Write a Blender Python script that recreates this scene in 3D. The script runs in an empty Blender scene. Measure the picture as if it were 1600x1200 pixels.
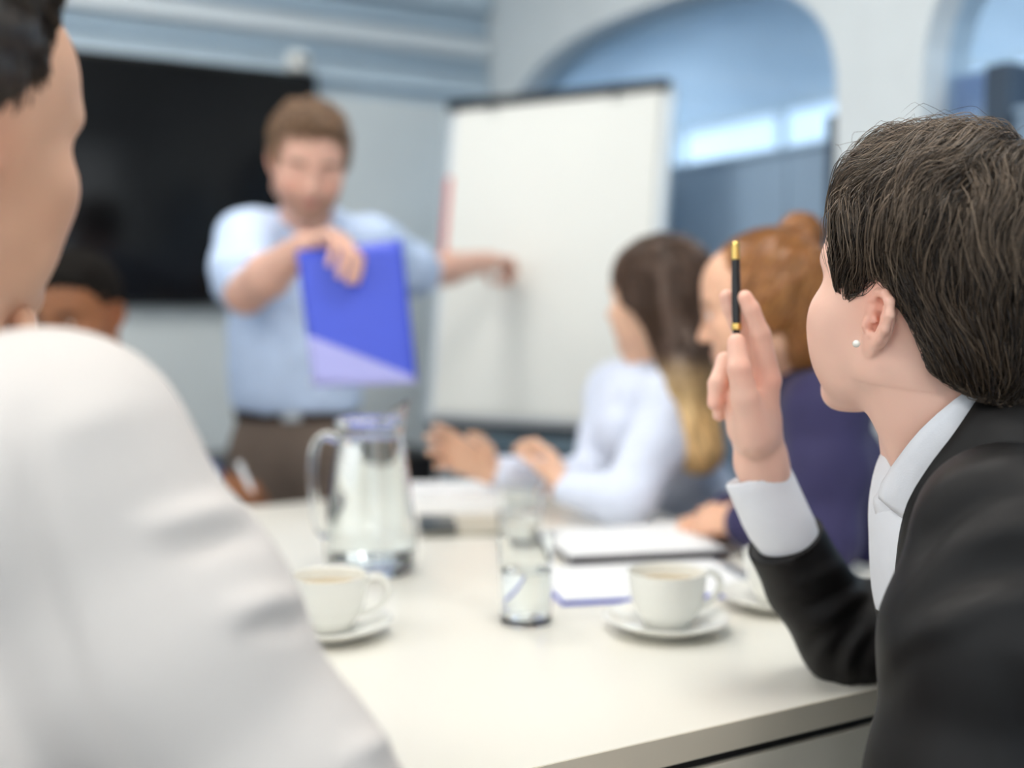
import bpy, bmesh, math, random
import numpy as np
from mathutils import Matrix, Vector

# ------------------------------------------------------------------ camera, world, lights, exposure
scene = bpy.context.scene
COL = scene.collection
PITCH = math.atan(115 / 1800.0)
CAMZ = 1.15
cam_data = bpy.data.cameras.new('camera')
cam_data.sensor_width = 36.0
cam_data.lens = 40.5
cam_data.clip_start = 0.05
cam_data.dof.use_dof = True
cam_data.dof.focus_distance = 1.02
cam_data.dof.aperture_fstop = 1.75
camera = bpy.data.objects.new('camera', cam_data)
COL.objects.link(camera)
camera.location = (0, 0, CAMZ)
camera.rotation_euler = (math.pi / 2 - PITCH, 0, 0)
scene.camera = camera
scene.view_settings.view_transform = 'Standard'
scene.view_settings.look = 'None'
scene.view_settings.gamma = 1.0
scene.view_settings.use_curve_mapping = False
scene.view_settings.exposure = 0.0

world = bpy.data.worlds.new('daylight')
scene.world = world
world.use_nodes = True
WORLD_STRENGTH = 2.5
bg = world.node_tree.nodes['Background']
bg.inputs[0].default_value = (0.88, 0.95, 1.0, 1)
bg.inputs[1].default_value = WORLD_STRENGTH
CEILING_LIGHT = 16.0
CORRIDOR_LIGHT = 0.95

# ------------------------------------------------------------------ coordinates
CP, SP = math.cos(PITCH), math.sin(PITCH)
def P(px, py, d):
    """the point at distance d in front of the camera that lies along a direction given in photo pixels"""
    a = (px - 800) / 1800.0
    b = (600 - py) / 1800.0
    y = CP + b * SP
    z = -SP + b * CP
    s = d / y
    return np.array([a * s, d, CAMZ + z * s])
# the room stands turned by 30 degrees to the camera: a runs along the back wall, b towards it
E1 = np.array([math.cos(math.radians(30)), math.sin(math.radians(30)), 0.0])
E2 = np.array([-E1[1], E1[0], 0.0])
def E(a, b, z=0.0):
    return E1 * a + E2 * b + np.array([0, 0, z])
def V(*a):
    return np.array(a, dtype=float)
def unit(v):
    v = np.asarray(v, dtype=float)
    return v / (np.linalg.norm(v) + 1e-12)
def lin(c):
    """srgb 0..255 -> linear"""
    out = []
    for x in c:
        x = x / 255.0
        out.append(x / 12.92 if x <= 0.04045 else ((x + 0.055) / 1.055) ** 2.4)
    return tuple(out)

# ------------------------------------------------------------------ objects
def tag(o, label=None, cat=None, group=None, kind=None):
    if label: o['label'] = label
    if cat: o['category'] = cat
    if group: o['group'] = group
    if kind: o['kind'] = kind
    return o
def empty(name, loc, label=None, cat=None, group=None, rz=0.0):
    o = bpy.data.objects.new(name, None)
    COL.objects.link(o)
    o.location = loc
    o.rotation_euler = (0, 0, rz)
    o.empty_display_size = 0.05
    return tag(o, label, cat, group)
def new_mesh(name, verts, faces, colors=None, smooth=True):
    """faces: array (n,3|4), or list of index lists"""
    me = bpy.data.meshes.new(name)
    verts = np.asarray(verts, dtype=np.float32)
    if isinstance(faces, np.ndarray):
        nf, k = faces.shape
        me.vertices.add(len(verts))
        me.vertices.foreach_set('co', verts.ravel())
        me.loops.add(nf * k)
        me.loops.foreach_set('vertex_index', faces.astype(np.int32).ravel())
        me.polygons.add(nf)
        me.polygons.foreach_set('loop_start', np.arange(0, nf * k, k, dtype=np.int32))
        me.polygons.foreach_set('loop_total', np.full(nf, k, dtype=np.int32))
        me.update(calc_edges=True)
    else:
        me.from_pydata([tuple(map(float, v)) for v in verts], [], [list(map(int, f)) for f in faces])
        me.update()
        bm = bmesh.new(); bm.from_mesh(me)
        bmesh.ops.remove_doubles(bm, verts=bm.verts, dist=1e-7)
        bmesh.ops.recalc_face_normals(bm, faces=bm.faces)
        if bm.calc_volume(signed=True) < 0: bmesh.ops.reverse_faces(bm, faces=bm.faces)
        bm.to_mesh(me); bm.free()
    me.polygons.foreach_set('use_smooth', np.full(len(me.polygons), bool(smooth)))
    if colors is not None:
        at = me.color_attributes.new('Col', 'FLOAT_COLOR', 'POINT')
        c = np.ones((len(verts), 4), dtype=np.float32)
        c[:, :3] = colors
        at.data.foreach_set('color', c.ravel())
    me.validate()
    return me
def add_obj(name, me, mat, parent=None, loc=None):
    o = bpy.data.objects.new(name, me)
    COL.objects.link(o)
    if mat is not None:
        me.materials.append(mat)
    if parent is not None:
        o.parent = parent
    if loc is not None:
        o.location = loc
    return o
def root_shift(parent):
    """children meshes are given in world coordinates; bring them into the parent's frame"""
    if parent is None:
        return np.eye(3), np.zeros(3)
    rz = parent.rotation_euler[2]
    c, s = math.cos(rz), math.sin(rz)
    return np.array([[c, s, 0], [-s, c, 0], [0, 0, 1]]), np.array(parent.location)
def put(name, vf, mat, parent=None, smooth=True, colors=None, bevel=0.0):
    """a mesh given in world coordinates, linked as ONE object under its thing"""
    v, f = vf[0], vf[1]
    if len(vf) > 2 and colors is None: colors = vf[2]
    v = np.asarray(v, dtype=float)
    p = parent
    chain = []
    while p is not None:
        chain.append(p); p = p.parent
    for q in reversed(chain):
        R, t = root_shift(q)
        v = (v - t) @ R.T
    o = add_obj(name, new_mesh(name, v, f, colors, smooth), mat, parent)
    if bevel > 0:
        m = o.modifiers.new('bevel', 'BEVEL'); m.width = bevel; m.segments = 2; m.limit_method = 'ANGLE'
        m.harden_normals = False
    return o
def put_single(name, vf, mat, origin, smooth=True, bevel=0.0, colors=None):
    """a thing that is one mesh, its origin at its base"""
    v = np.asarray(vf[0], dtype=float) - np.asarray(origin)
    o = add_obj(name, new_mesh(name, v, vf[1], colors, smooth), mat, None, origin)
    if bevel > 0:
        m = o.modifiers.new('bevel', 'BEVEL'); m.width = bevel; m.segments = 2; m.limit_method = 'ANGLE'
    return o
def merge(*parts):
    vs, fs, cs, n = [], [], [], 0
    has = all(len(p) > 2 and p[2] is not None for p in parts)
    arr = all(isinstance(p[1], np.ndarray) for p in parts) and len({p[1].shape[1] for p in parts}) == 1
    for p in parts:
        v = np.asarray(p[0], dtype=float)
        vs.append(v)
        if arr: fs.append(p[1] + n)
        else: fs.extend([[i + n for i in f] for f in p[1]])
        if has: cs.append(p[2])
        n += len(v)
    out = (np.vstack(vs), np.vstack(fs) if arr else fs)
    return out + (np.vstack(cs),) if has else out

# ------------------------------------------------------------------ plain shapes
def box_axes(c, ax, ay, az, sx, sy, sz):
    """box centred at c with half sizes along three axes"""
    v = []
    for k in (-1, 1):
        for j in (-1, 1):
            for i in (-1, 1):
                v.append(c + ax * sx * i + ay * sy * j + az * sz * k)
    f = [[0, 2, 3, 1], [4, 5, 7, 6], [0, 1, 5, 4], [2, 6, 7, 3], [0, 4, 6, 2], [1, 3, 7, 5]]
    return np.array(v), f
UP = V(0, 0, 1)
def ebox(a0, a1, b0, b1, z0, z1):
    """box in the room's frame"""
    return box_axes(E((a0 + a1) / 2, (b0 + b1) / 2, (z0 + z1) / 2), E1, E2, UP, abs(a1 - a0) / 2, abs(b1 - b0) / 2, abs(z1 - z0) / 2)
def lathe(profile, c, n=48, axis=UP, closed=False):
    axis = unit(axis)
    u = unit(np.cross(axis, V(0, 1, 0.01)) if abs(axis[1]) < 0.9 else np.cross(axis, V(1, 0, 0)))
    w = np.cross(axis, u)
    v, f = [], []
    if len(profile) > 3:                      # extra rings close to the corners keep the shading crisp there
        out = []
        for (r0, z0), (r1, z1) in zip(profile[:-1], profile[1:]):
            out.append((r0, z0))
            L = math.hypot(r1 - r0, z1 - z0)
            if L > .005:
                e = .0009 / L
                out += [(r0 + (r1 - r0) * e, z0 + (z1 - z0) * e), (r1 - (r1 - r0) * e, z1 - (z1 - z0) * e)]
        profile = out + [profile[-1]]
    m = len(profile)
    for r, z in profile:
        for i in range(n):
            t = 2 * math.pi * i / n
            v.append(c + axis * z + (u * math.cos(t) + w * math.sin(t)) * r)
    for j in range(m - 1 if not closed else m):
        for i in range(n):
            a, b = j * n + i, j * n + (i + 1) % n
            k = ((j + 1) % m) * n
            f.append([a, b, k + (i + 1) % n, k + i])
    if not closed:
        if profile[0][0] > 1e-6: f.append(list(range(n))[::-1])
        if profile[-1][0] > 1e-6: f.append([(m - 1) * n + i for i in range(n)])
    return np.array(v), f
def frames(pts):
    pts = np.asarray(pts, dtype=float)
    T = np.gradient(pts, axis=0)
    T = np.array([unit(t) for t in T])
    ref = V(0, 0, 1) if abs(T[0][2]) < 0.9 else V(1, 0, 0)
    N = [unit(np.cross(np.cross(T[0], ref), T[0]))]
    for i in range(1, len(pts)):
        n = N[-1] - T[i] * np.dot(N[-1], T[i])
        N.append(unit(n))
    N = np.array(N)
    return T, N, np.cross(T, N)
def tube(pts, r, n=12, cap=True, flat=1.0):
    pts = np.asarray(pts, dtype=float)
    r = np.broadcast_to(np.asarray(r, dtype=float), (len(pts),))
    T, N, B = frames(pts)
    v, f = [], []
    for i in range(len(pts)):
        for j in range(n):
            t = 2 * math.pi * j / n
            v.append(pts[i] + N[i] * math.cos(t) * r[i] + B[i] * math.sin(t) * r[i] * flat)
    for i in range(len(pts) - 1):
        for j in range(n):
            a, b = i * n + j, i * n + (j + 1) % n
            f.append([a, b, b + n, a + n])
    if cap:
        f.append(list(range(n))[::-1]); f.append([(len(pts) - 1) * n + j for j in range(n)])
    return np.array(v), f
def spline(pts, n=8):
    """Catmull-Rom through the points"""
    p = np.asarray(pts, dtype=float)
    p = np.vstack([2 * p[0] - p[1], p, 2 * p[-1] - p[-2]])
    out = []
    for i in range(1, len(p) - 2):
        for k in range(n):
            t = k / n
            a, b, c, d = p[i - 1], p[i], p[i + 1], p[i + 2]
            out.append(0.5 * (2 * b + (c - a) * t + (2 * a - 5 * b + 4 * c - d) * t ** 2 + (3 * b - a - 3 * c + d) * t ** 3))
    out.append(p[-2])
    return np.array(out)
def sheet(grid, thick):
    """a closed slab from a grid of points (rows, cols, 3)"""
    g = np.asarray(grid, dtype=float)
    R, C = g.shape[:2]
    du = np.gradient(g, axis=0); dv = np.gradient(g, axis=1)
    n = np.cross(du, dv)
    n /= np.linalg.norm(n, axis=2, keepdims=True) + 1e-12
    top, bot = g + n * thick / 2, g - n * thick / 2
    v = np.vstack([top.reshape(-1, 3), bot.reshape(-1, 3)])
    m = R * C
    f = []
    for i in range(R - 1):
        for j in range(C - 1):
            a = i * C + j
            f.append([a, a + C, a + C + 1, a + 1])
            f.append([m + a, m + a + 1, m + a + C + 1, m + a + C])
    for j in range(C - 1):
        f.append([j, j + 1, m + j + 1, m + j])
        a = (R - 1) * C + j
        f.append([a + 1, a, m + a, m + a + 1])
    for i in range(R - 1):
        a = i * C
        f.append([a + C, a, m + a, m + a + C])
        a = i * C + C - 1
        f.append([a, a + C, m + a + C, m + a])
    return v, np.array(f)

# ------------------------------------------------------------------ materials
def node_mat(name):
    m = bpy.data.materials.new(name)
    m.use_nodes = True
    nt = m.node_tree
    return m, nt, nt.nodes['Principled BSDF']
def simple_mat(name, col, rough=0.5, spec=0.5, metal=0.0, var=0.0, scale=8.0, bump=0.0, bscale=200.0, sheen=0.0, coat=0.0, stretch=(1, 1, 1)):
    m, nt, b = node_mat(name)
    b.inputs['Roughness'].default_value = rough
    b.inputs['Specular IOR Level'].default_value = spec
    b.inputs['Metallic'].default_value = metal
    b.inputs['Sheen Weight'].default_value = sheen
    b.inputs['Coat Weight'].default_value = coat
    b.inputs['Base Color'].default_value = (*col, 1)
    tc = nt.nodes.new('ShaderNodeTexCoord')
    mp = nt.nodes.new('ShaderNodeMapping'); mp.inputs['Scale'].default_value = stretch
    nt.links.new(tc.outputs['Object'], mp.inputs[0])
    if var > 0:
        nz = nt.nodes.new('ShaderNodeTexNoise'); nz.inputs['Scale'].default_value = scale
        nt.links.new(mp.outputs[0], nz.inputs['Vector'])
        rp = nt.nodes.new('ShaderNodeValToRGB')
        rp.color_ramp.elements[0].position = 0.3; rp.color_ramp.elements[1].position = 0.7
        rp.color_ramp.elements[0].color = (*[max(0, c * (1 - var)) for c in col], 1)
        rp.color_ramp.elements[1].color = (*[min(1, c * (1 + var)) for c in col], 1)
        nt.links.new(nz.outputs[0], rp.inputs[0]); nt.links.new(rp.outputs[0], b.inputs['Base Color'])
    if bump > 0:
        n2 = nt.nodes.new('ShaderNodeTexNoise'); n2.inputs['Scale'].default_value = bscale
        nt.links.new(mp.outputs[0], n2.inputs['Vector'])
        bp = nt.nodes.new('ShaderNodeBump'); bp.inputs['Strength'].default_value = bump; bp.inputs['Distance'].default_value = 0.002
        nt.links.new(n2.outputs[0], bp.inputs['Height']); nt.links.new(bp.outputs[0], b.inputs['Normal'])
    return m
def vcol_mat(name, rough=0.5, spec=0.4, sss=0.0, bump=0.0, bscale=300.0, radius=(1.0, 0.35, 0.2)):
    m, nt, b = node_mat(name)
    at = nt.nodes.new('ShaderNodeAttribute'); at.attribute_name = 'Col'
    nt.links.new(at.outputs['Color'], b.inputs['Base Color'])
    b.inputs['Roughness'].default_value = rough
    b.inputs['Specular IOR Level'].default_value = spec
    if sss > 0:
        b.inputs['Subsurface Weight'].default_value = sss
        b.inputs['Subsurface Radius'].default_value = radius
        b.inputs['Subsurface Scale'].default_value = 0.006
    if bump > 0:
        tc = nt.nodes.new('ShaderNodeTexCoord')
        n2 = nt.nodes.new('ShaderNodeTexNoise'); n2.inputs['Scale'].default_value = bscale
        nt.links.new(tc.outputs['Object'], n2.inputs['Vector'])
        bp = nt.nodes.new('ShaderNodeBump'); bp.inputs['Strength'].default_value = bump; bp.inputs['Distance'].default_value = 0.001
        nt.links.new(n2.outputs[0], bp.inputs['Height']); nt.links.new(bp.outputs[0], b.inputs['Normal'])
    return m
def emit_mat(name, col, strength):
    m, nt, b = node_mat(name)
    b.inputs['Base Color'].default_value = (*col, 1)
    b.inputs['Emission Color'].default_value = (*col, 1)
    b.inputs['Emission Strength'].default_value = strength
    return m
def glass_mat(name, tint=(1, 1, 1), rough=0.0, ior=1.45):
    m, nt, b = node_mat(name)
    b.inputs['Base Color'].default_value = (*tint, 1)
    b.inputs['Roughness'].default_value = rough
    b.inputs['IOR'].default_value = ior
    b.inputs['Transmission Weight'].default_value = 1.0
    return m
def pane_mat(name, tint=(0.8, 0.9, 1.0), gloss=0.08):
    """a thin pane: lets light straight through and mirrors a little"""
    m = bpy.data.materials.new(name); m.use_nodes = True
    nt = m.node_tree; nt.nodes.clear()
    out = nt.nodes.new('ShaderNodeOutputMaterial')
    tr = nt.nodes.new('ShaderNodeBsdfTransparent'); tr.inputs[0].default_value = (*tint, 1)
    gl = nt.nodes.new('ShaderNodeBsdfGlossy'); gl.inputs['Roughness'].default_value = 0.03
    mx = nt.nodes.new('ShaderNodeMixShader'); mx.inputs[0].default_value = gloss
    nt.links.new(tr.outputs[0], mx.inputs[1]); nt.links.new(gl.outputs[0], mx.inputs[2]); nt.links.new(mx.outputs[0], out.inputs[0])
    return m

# ------------------------------------------------------------------ noise
_rng = np.random.default_rng(7)
_LAT = _rng.random((32, 32, 32)).astype(np.float32)
def vnoise(p):
    p = np.asarray(p)
    i = np.floor(p).astype(int); f = p - i
    f = f * f * (3 - 2 * f)
    i0 = i & 31; i1 = (i + 1) & 31
    x0, y0, z0 = i0[..., 0], i0[..., 1], i0[..., 2]
    x1, y1, z1 = i1[..., 0], i1[..., 1], i1[..., 2]
    fx, fy, fz = f[..., 0], f[..., 1], f[..., 2]
    L = _LAT
    c00 = L[x0, y0, z0] * (1 - fx) + L[x1, y0, z0] * fx
    c10 = L[x0, y1, z0] * (1 - fx) + L[x1, y1, z0] * fx
    c01 = L[x0, y0, z1] * (1 - fx) + L[x1, y0, z1] * fx
    c11 = L[x0, y1, z1] * (1 - fx) + L[x1, y1, z1] * fx
    c0 = c00 * (1 - fy) + c10 * fy
    c1 = c01 * (1 - fy) + c11 * fy
    return (c0 * (1 - fz) + c1 * fz) * 2 - 1

# ------------------------------------------------------------------ smooth solids: blended cones and ellipsoids, meshed as one surface
class Shape:
    def __init__(self, h):
        self.h = h; self.ops = []
    def _add(self, kind, fn, lo, hi, k):
        self.ops.append((kind, fn, np.asarray(lo, float), np.asarray(hi, float), k)); return self
    def cone(self, a, b, ra, rb, k=0.01, op='+', lat=None, ratio=1.0):
        """rounded cone from a to b; with lat and ratio its section is an ellipse, ratio times as deep as it is wide along lat"""
        a = np.asarray(a, float); b = np.asarray(b, float)
        ba = b - a; L2 = float(ba @ ba) + 1e-12
        r = max(ra, rb)
        if lat is None or ratio == 1.0:
            def fn(X, Y, Z):
                px, py, pz = X - a[0], Y - a[1], Z - a[2]
                t = np.clip((px * ba[0] + py * ba[1] + pz * ba[2]) / L2, 0, 1)
                return np.sqrt((px - t * ba[0]) ** 2 + (py - t * ba[1]) ** 2 + (pz - t * ba[2]) ** 2) - (ra + (rb - ra) * t)
        else:
            ax = unit(ba); la = unit(lat - ax * (lat @ ax)); dp = np.cross(ax, la); L = math.sqrt(L2)
            def fn(X, Y, Z):
                px, py, pz = X - a[0], Y - a[1], Z - a[2]
                w = px * ax[0] + py * ax[1] + pz * ax[2]
                u = px * la[0] + py * la[1] + pz * la[2]
                v = (px * dp[0] + py * dp[1] + pz * dp[2]) / ratio
                t = np.clip(w / L, 0, 1)
                return (np.sqrt(u * u + v * v + (w - t * L) ** 2) - (ra + (rb - ra) * t)) * (0.5 + 0.5 * min(1, ratio))
        return self._add(op, fn, np.minimum(a - r, b - r), np.maximum(a + r, b + r), k)
    def path(self, pts, rs, k=0.01, op='+'):
        for i in range(len(pts) - 1):
            self.cone(pts[i], pts[i + 1], rs[i], rs[i + 1], k, op)
        return self
    def ell(self, c, r, R=None, k=0.01, op='+'):
        c = np.asarray(c, float); r = np.broadcast_to(np.asarray(r, float), (3,)).copy()
        R = np.eye(3) if R is None else np.asarray(R, float)      # columns: axes of the ellipsoid
        def fn(X, Y, Z):
            px, py, pz = X - c[0], Y - c[1], Z - c[2]
            q = [(px * R[0, i] + py * R[1, i] + pz * R[2, i]) for i in range(3)]
            k0 = np.sqrt((q[0] / r[0]) ** 2 + (q[1] / r[1]) ** 2 + (q[2] / r[2]) ** 2)
            k1 = np.sqrt((q[0] / r[0] ** 2) ** 2 + (q[1] / r[1] ** 2) ** 2 + (q[2] / r[2] ** 2) ** 2) + 1e-9
            return k0 * (k0 - 1) / k1
        ext = np.sqrt((R ** 2) @ (r ** 2))
        return self._add(op, fn, c - ext, c + ext, k)
    def plane(self, p, n, k=0.003):
        """cut away everything on the side n points to"""
        p = np.asarray(p, float); n = unit(n)
        def fn(X, Y, Z):
            return -((X - p[0]) * n[0] + (Y - p[1]) * n[1] + (Z - p[2]) * n[2])
        return self._add('-', fn, [-9] * 3, [9] * 3, k)
    @staticmethod
    def _mix(kind, v, d, k):
        if kind == '+':
            if k <= 0: return np.minimum(v, d)
            h = np.maximum(k - np.abs(v - d), 0) / k
            return np.minimum(v, d) - h * h * k * 0.25
        d = -d
        if k <= 0: return np.maximum(v, d)
        h = np.maximum(k - np.abs(v - d), 0) / k
        return np.maximum(v, d) + h * h * k * 0.25
    def eval(self, p):
        v = np.full(len(p), 1e3)
        for kind, fn, lo, hi, k in self.ops:
            v = self._mix(kind, v, fn(p[:, 0], p[:, 1], p[:, 2]), k)
        return v
    def grad(self, p, e=0.0015):
        s = np.array([[1, -1, -1], [-1, -1, 1], [-1, 1, -1], [1, 1, 1]], float)
        g = sum(self.eval(p + e * d)[:, None] * d for d in s)
        return g / (np.linalg.norm(g, axis=1, keepdims=True) + 1e-12)
    def mesh(self, smooth=2):
        h = self.h
        lo = np.min([o[2] for o in self.ops if o[0] == '+'], axis=0) - 3 * h
        hi = np.max([o[3] for o in self.ops if o[0] == '+'], axis=0) + 3 * h
        n = np.ceil((hi - lo) / h).astype(int) + 1
        ax = [(lo[i] + h * np.arange(n[i])).astype(np.float32) for i in range(3)]
        vol = np.full(n, 10.0, dtype=np.float32)
        for kind, fn, a, b, k in self.ops:
            m = 1.2 * k + 3 * h
            i0 = np.clip(np.floor((a - m - lo) / h).astype(int), 0, n - 1)
            i1 = np.clip(np.ceil((b + m - lo) / h).astype(int) + 1, 1, n)
            s = tuple(slice(i0[i], i1[i]) for i in range(3))
            if any(i1[i] <= i0[i] for i in range(3)): continue
            d = fn(ax[0][s[0]][:, None, None], ax[1][s[1]][None, :, None], ax[2][s[2]][None, None, :]).astype(np.float32)
            vol[s] = self._mix(kind, vol[s], d, k)
        vol[vol == 0] = 1e-7
        ins = vol < 0
        mx = tuple(x - 1 for x in n)
        acc = np.zeros((*mx, 3), dtype=np.float32); cnt = np.zeros(mx, dtype=np.float32)
        cross = []
        for d in range(3):
            sl0 = [slice(None)] * 3; sl1 = [slice(None)] * 3
            sl0[d] = slice(0, -1); sl1[d] = slice(1, None)
            A, B = vol[tuple(sl0)], vol[tuple(sl1)]
            cr = ins[tuple(sl0)] != ins[tuple(sl1)]
            idx = np.argwhere(cr)
            av = A[cr]; bv = B[cr]
            t = av / (av - bv)
            pos = idx.astype(np.float32); pos[:, d] += t
            o1, o2 = [q for q in range(3) if q != d]
            for s1 in (0, 1):
                for s2 in (0, 1):
                    c = idx.copy(); c[:, o1] -= s1; c[:, o2] -= s2
                    ok = np.all((c >= 0) & (c < np.array(mx)), axis=1)
                    cc = c[ok]
                    np.add.at(acc, (cc[:, 0], cc[:, 1], cc[:, 2]), pos[ok])
                    np.add.at(cnt, (cc[:, 0], cc[:, 1], cc[:, 2]), 1)
            cross.append((d, idx, av < 0))
        act = cnt > 0
        vid = np.full(mx, -1, dtype=np.int64)
        vid[act] = np.arange(int(act.sum()))
        verts = acc[act] / cnt[act][:, None] * h + lo
        faces = []
        for d, idx, neg in cross:
            o1, o2 = (d + 1) % 3, (d + 2) % 3
            q = []
            for s1, s2 in ((1, 1), (0, 1), (0, 0), (1, 0)):
                c = idx.copy(); c[:, o1] -= s1; c[:, o2] -= s2
                q.append(c)
            ok = np.ones(len(idx), bool)
            for c in q: ok &= np.all((c >= 0) & (c < np.array(mx)), axis=1)
            F = np.stack([vid[c[ok][:, 0], c[ok][:, 1], c[ok][:, 2]] for c in q], axis=1)
            ng = neg[ok]
            F[~ng] = F[~ng][:, ::-1]
            faces.append(F)
        F = np.vstack(faces)
        F = F[np.all(F >= 0, axis=1)]
        if smooth: verts = relax(verts, F, smooth)
        return verts, F
def relax(v, F, it, lam=0.5):
    e = np.vstack([F[:, [0, 1]], F[:, [1, 2]], F[:, [2, 3]], F[:, [3, 0]]])
    n = len(v)
    for k in range(it):
        acc = np.zeros_like(v, dtype=float)
        for c in range(3):
            acc[:, c] = np.bincount(e[:, 0], v[e[:, 1], c], n) + np.bincount(e[:, 1], v[e[:, 0], c], n)
        deg = np.bincount(e[:, 0], minlength=n) + np.bincount(e[:, 1], minlength=n)
        avg = acc / np.maximum(deg, 1)[:, None]
        l = lam if k % 2 == 0 else -lam * 1.02
        v = v + (avg - v) * l
    return v
def vnormals(v, F):
    a = np.cross(v[F[:, 2]] - v[F[:, 0]], v[F[:, 3]] - v[F[:, 1]])
    n = np.zeros_like(v)
    for k in range(4):
        for c in range(3):
            n[:, c] += np.bincount(F[:, k], a[:, c], len(v))
    return n / (np.linalg.norm(n, axis=1, keepdims=True) + 1e-12)
def wrinkle(vf, amp, freq, axis=None, stretch=1.0, seed=0.0, mask=None, sharp=False):
    """push the cloth in and out in soft folds that run along axis"""
    v, F = vf[0], vf[1]
    q = v.copy()
    if axis is not None:
        ax = unit(axis)
        q = q - ax * ((q @ ax) * (1 - 1 / stretch))[:, None]
    w = vnoise(q * freq + seed)
    if sharp: w = 1 - 2 * np.abs(w) ** 0.8
    w = w + 0.4 * vnoise(q * freq * 2.1 + seed + 9)
    if mask is not None: w = w * mask
    return (v + vnormals(v, F) * (amp * w)[:, None], F) + tuple(vf[2:])
def project(v):
    q = v - np.array([0, 0, CAMZ])
    dep = q[:, 1] * CP - q[:, 2] * SP
    up = q[:, 1] * SP + q[:, 2] * CP
    return np.stack([800 + 1800 * q[:, 0] / dep, 600 - 1800 * up / dep], axis=1)
def folds(vf, lines, dmin=0.0, dmax=99.0):
    """raise (or press in) single creases of the cloth, each along a line over the side of the garment that the photo shows"""
    v, F = vf[0], vf[1]
    n = vnormals(v, F)
    px = project(v)
    face = np.clip(-(n * unit_rows(v - np.array([0, 0, CAMZ]))).sum(1) * 2.5, 0, 1) * ((v[:, 1] > dmin) & (v[:, 1] < dmax))
    out = np.zeros(len(v))
    for pts, amp, w in lines:
        p = spline([(a, b, 0) for a, b in pts], 8)[:, :2]
        best = np.full(len(v), 1e9); tt = np.zeros(len(v))
        for i in range(len(p) - 1):
            a, b = p[i], p[i + 1]
            ab = b - a
            t = np.clip(((px - a) @ ab) / (ab @ ab + 1e-9), 0, 1)
            d = np.linalg.norm(px - a - t[:, None] * ab, axis=1)
            m = d < best
            best[m] = d[m]; tt[m] = (i + t[m]) / (len(p) - 1)
        out += amp * np.exp(-(best / w) ** 2) * np.sin(math.pi * np.clip(.08 + .84 * tt, 0, 1)) ** .7
    return (v + n * (out * face)[:, None], F) + tuple(vf[2:])
def unit_rows(a):
    return a / (np.linalg.norm(a, axis=1, keepdims=True) + 1e-12)
def bump_mask(v, c, r):
    return np.exp(-((v - np.asarray(c)) ** 2).sum(1) / (r * r))
def rings(vf, a, b, amp, waves, seed=0.0, c=None, r=None, slant=0.0, side=None):
    """creases that run round a limb from a to b"""
    v, F = vf[0], vf[1]
    a = np.asarray(a); b = np.asarray(b)
    ax = unit(b - a); L = np.linalg.norm(b - a)
    t = (v - a) @ ax
    off = v - a - ax * t[:, None]
    s = side if side is not None else V(0, 0, 1)
    ph = t + slant * (off @ unit(s)) + 0.02 * vnoise(v * 14 + seed)
    w = np.sin(ph / L * 2 * math.pi * waves + seed) * 0.6 + 0.4 * np.sin(ph / L * 2 * math.pi * waves * 1.7 + 2 * seed)
    w = w * (0.55 + 0.45 * vnoise(v * 11 + seed + 3))
    if c is not None: w = w * bump_mask(v, c, r)
    return (v + vnormals(v, F) * (amp * w)[:, None], F) + tuple(vf[2:])

# ------------------------------------------------------------------ the room
A0, A1, B0, B1, H = -2.6, 2.2, -2.2, 4.01, 2.8
AC, BC = 4.2, 7.6                                   # far wall of the corridor behind the arches
MAT = {}
MAT['wall'] = simple_mat('wall_paint', lin((224, 230, 232)), 0.55, 0.3, var=0.02, bump=0.03, bscale=90)
MAT['wall_panel'] = simple_mat('satin_wall_panel', lin((216, 222, 222)), 0.34, 0.45, var=0.02)
MAT['pale_blue'] = simple_mat('pale_blue_paint', lin((190, 207, 219)), 0.5, 0.3, var=0.03)
MAT['mid_blue'] = simple_mat('grey_blue_paint', lin((174, 194, 209)), 0.5, 0.3, var=0.03)
MAT['corridor'] = simple_mat('corridor_paint', lin((208, 219, 229)), 0.6, 0.3, var=0.03)
MAT['slate'] = simple_mat('slate_partition_cloth', lin((146, 168, 190)), 0.6, 0.3, var=0.05, scale=3)
MAT['dark_slate'] = simple_mat('dark_slate_metal', lin((62, 76, 92)), 0.4, 0.4)
MAT['floor'] = simple_mat('grey_carpet', lin((120, 122, 124)), 0.9, 0.1, var=0.12, scale=120, bump=0.3, bscale=600)
MAT['ceiling'] = simple_mat('ceiling_paint', lin((228, 231, 231)), 0.8, 0.2, var=0.01)
MAT['frame'] = simple_mat('window_frame_paint', lin((214, 222, 227)), 0.4, 0.4)
MAT['pane'] = pane_mat('window_pane', (0.96, 0.98, 1.0), 0.05)
MAT['arch_pane'] = pane_mat('arch_pane', (0.80, 0.88, 0.95), 0.07)
MAT['lamp'] = emit_mat('lamp_diffuser', (1.0, 0.965, 0.91), CEILING_LIGHT)
MAT['added_corridor_lamp'] = emit_mat('added_corridor_lamp_diffuser', (0.90, 0.96, 1.0), 14.0)  # glow of the lamps added for the corridor
MAT['bright_window'] = emit_mat('bright_far_window', (0.86, 0.94, 1.0), CORRIDOR_LIGHT)
MAT['lilac_grey'] = simple_mat('lilac_grey_blind', lin((176, 184, 212)), 0.6, 0.3)
MAT['white'] = simple_mat('white_plastic', lin((235, 235, 230)), 0.4, 0.4)
MAT['black'] = simple_mat('black_plastic', lin((24, 24, 26)), 0.35, 0.4)
MAT['metal'] = simple_mat('brushed_metal', lin((190, 194, 198)), 0.3, 0.5, metal=0.9)

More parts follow.
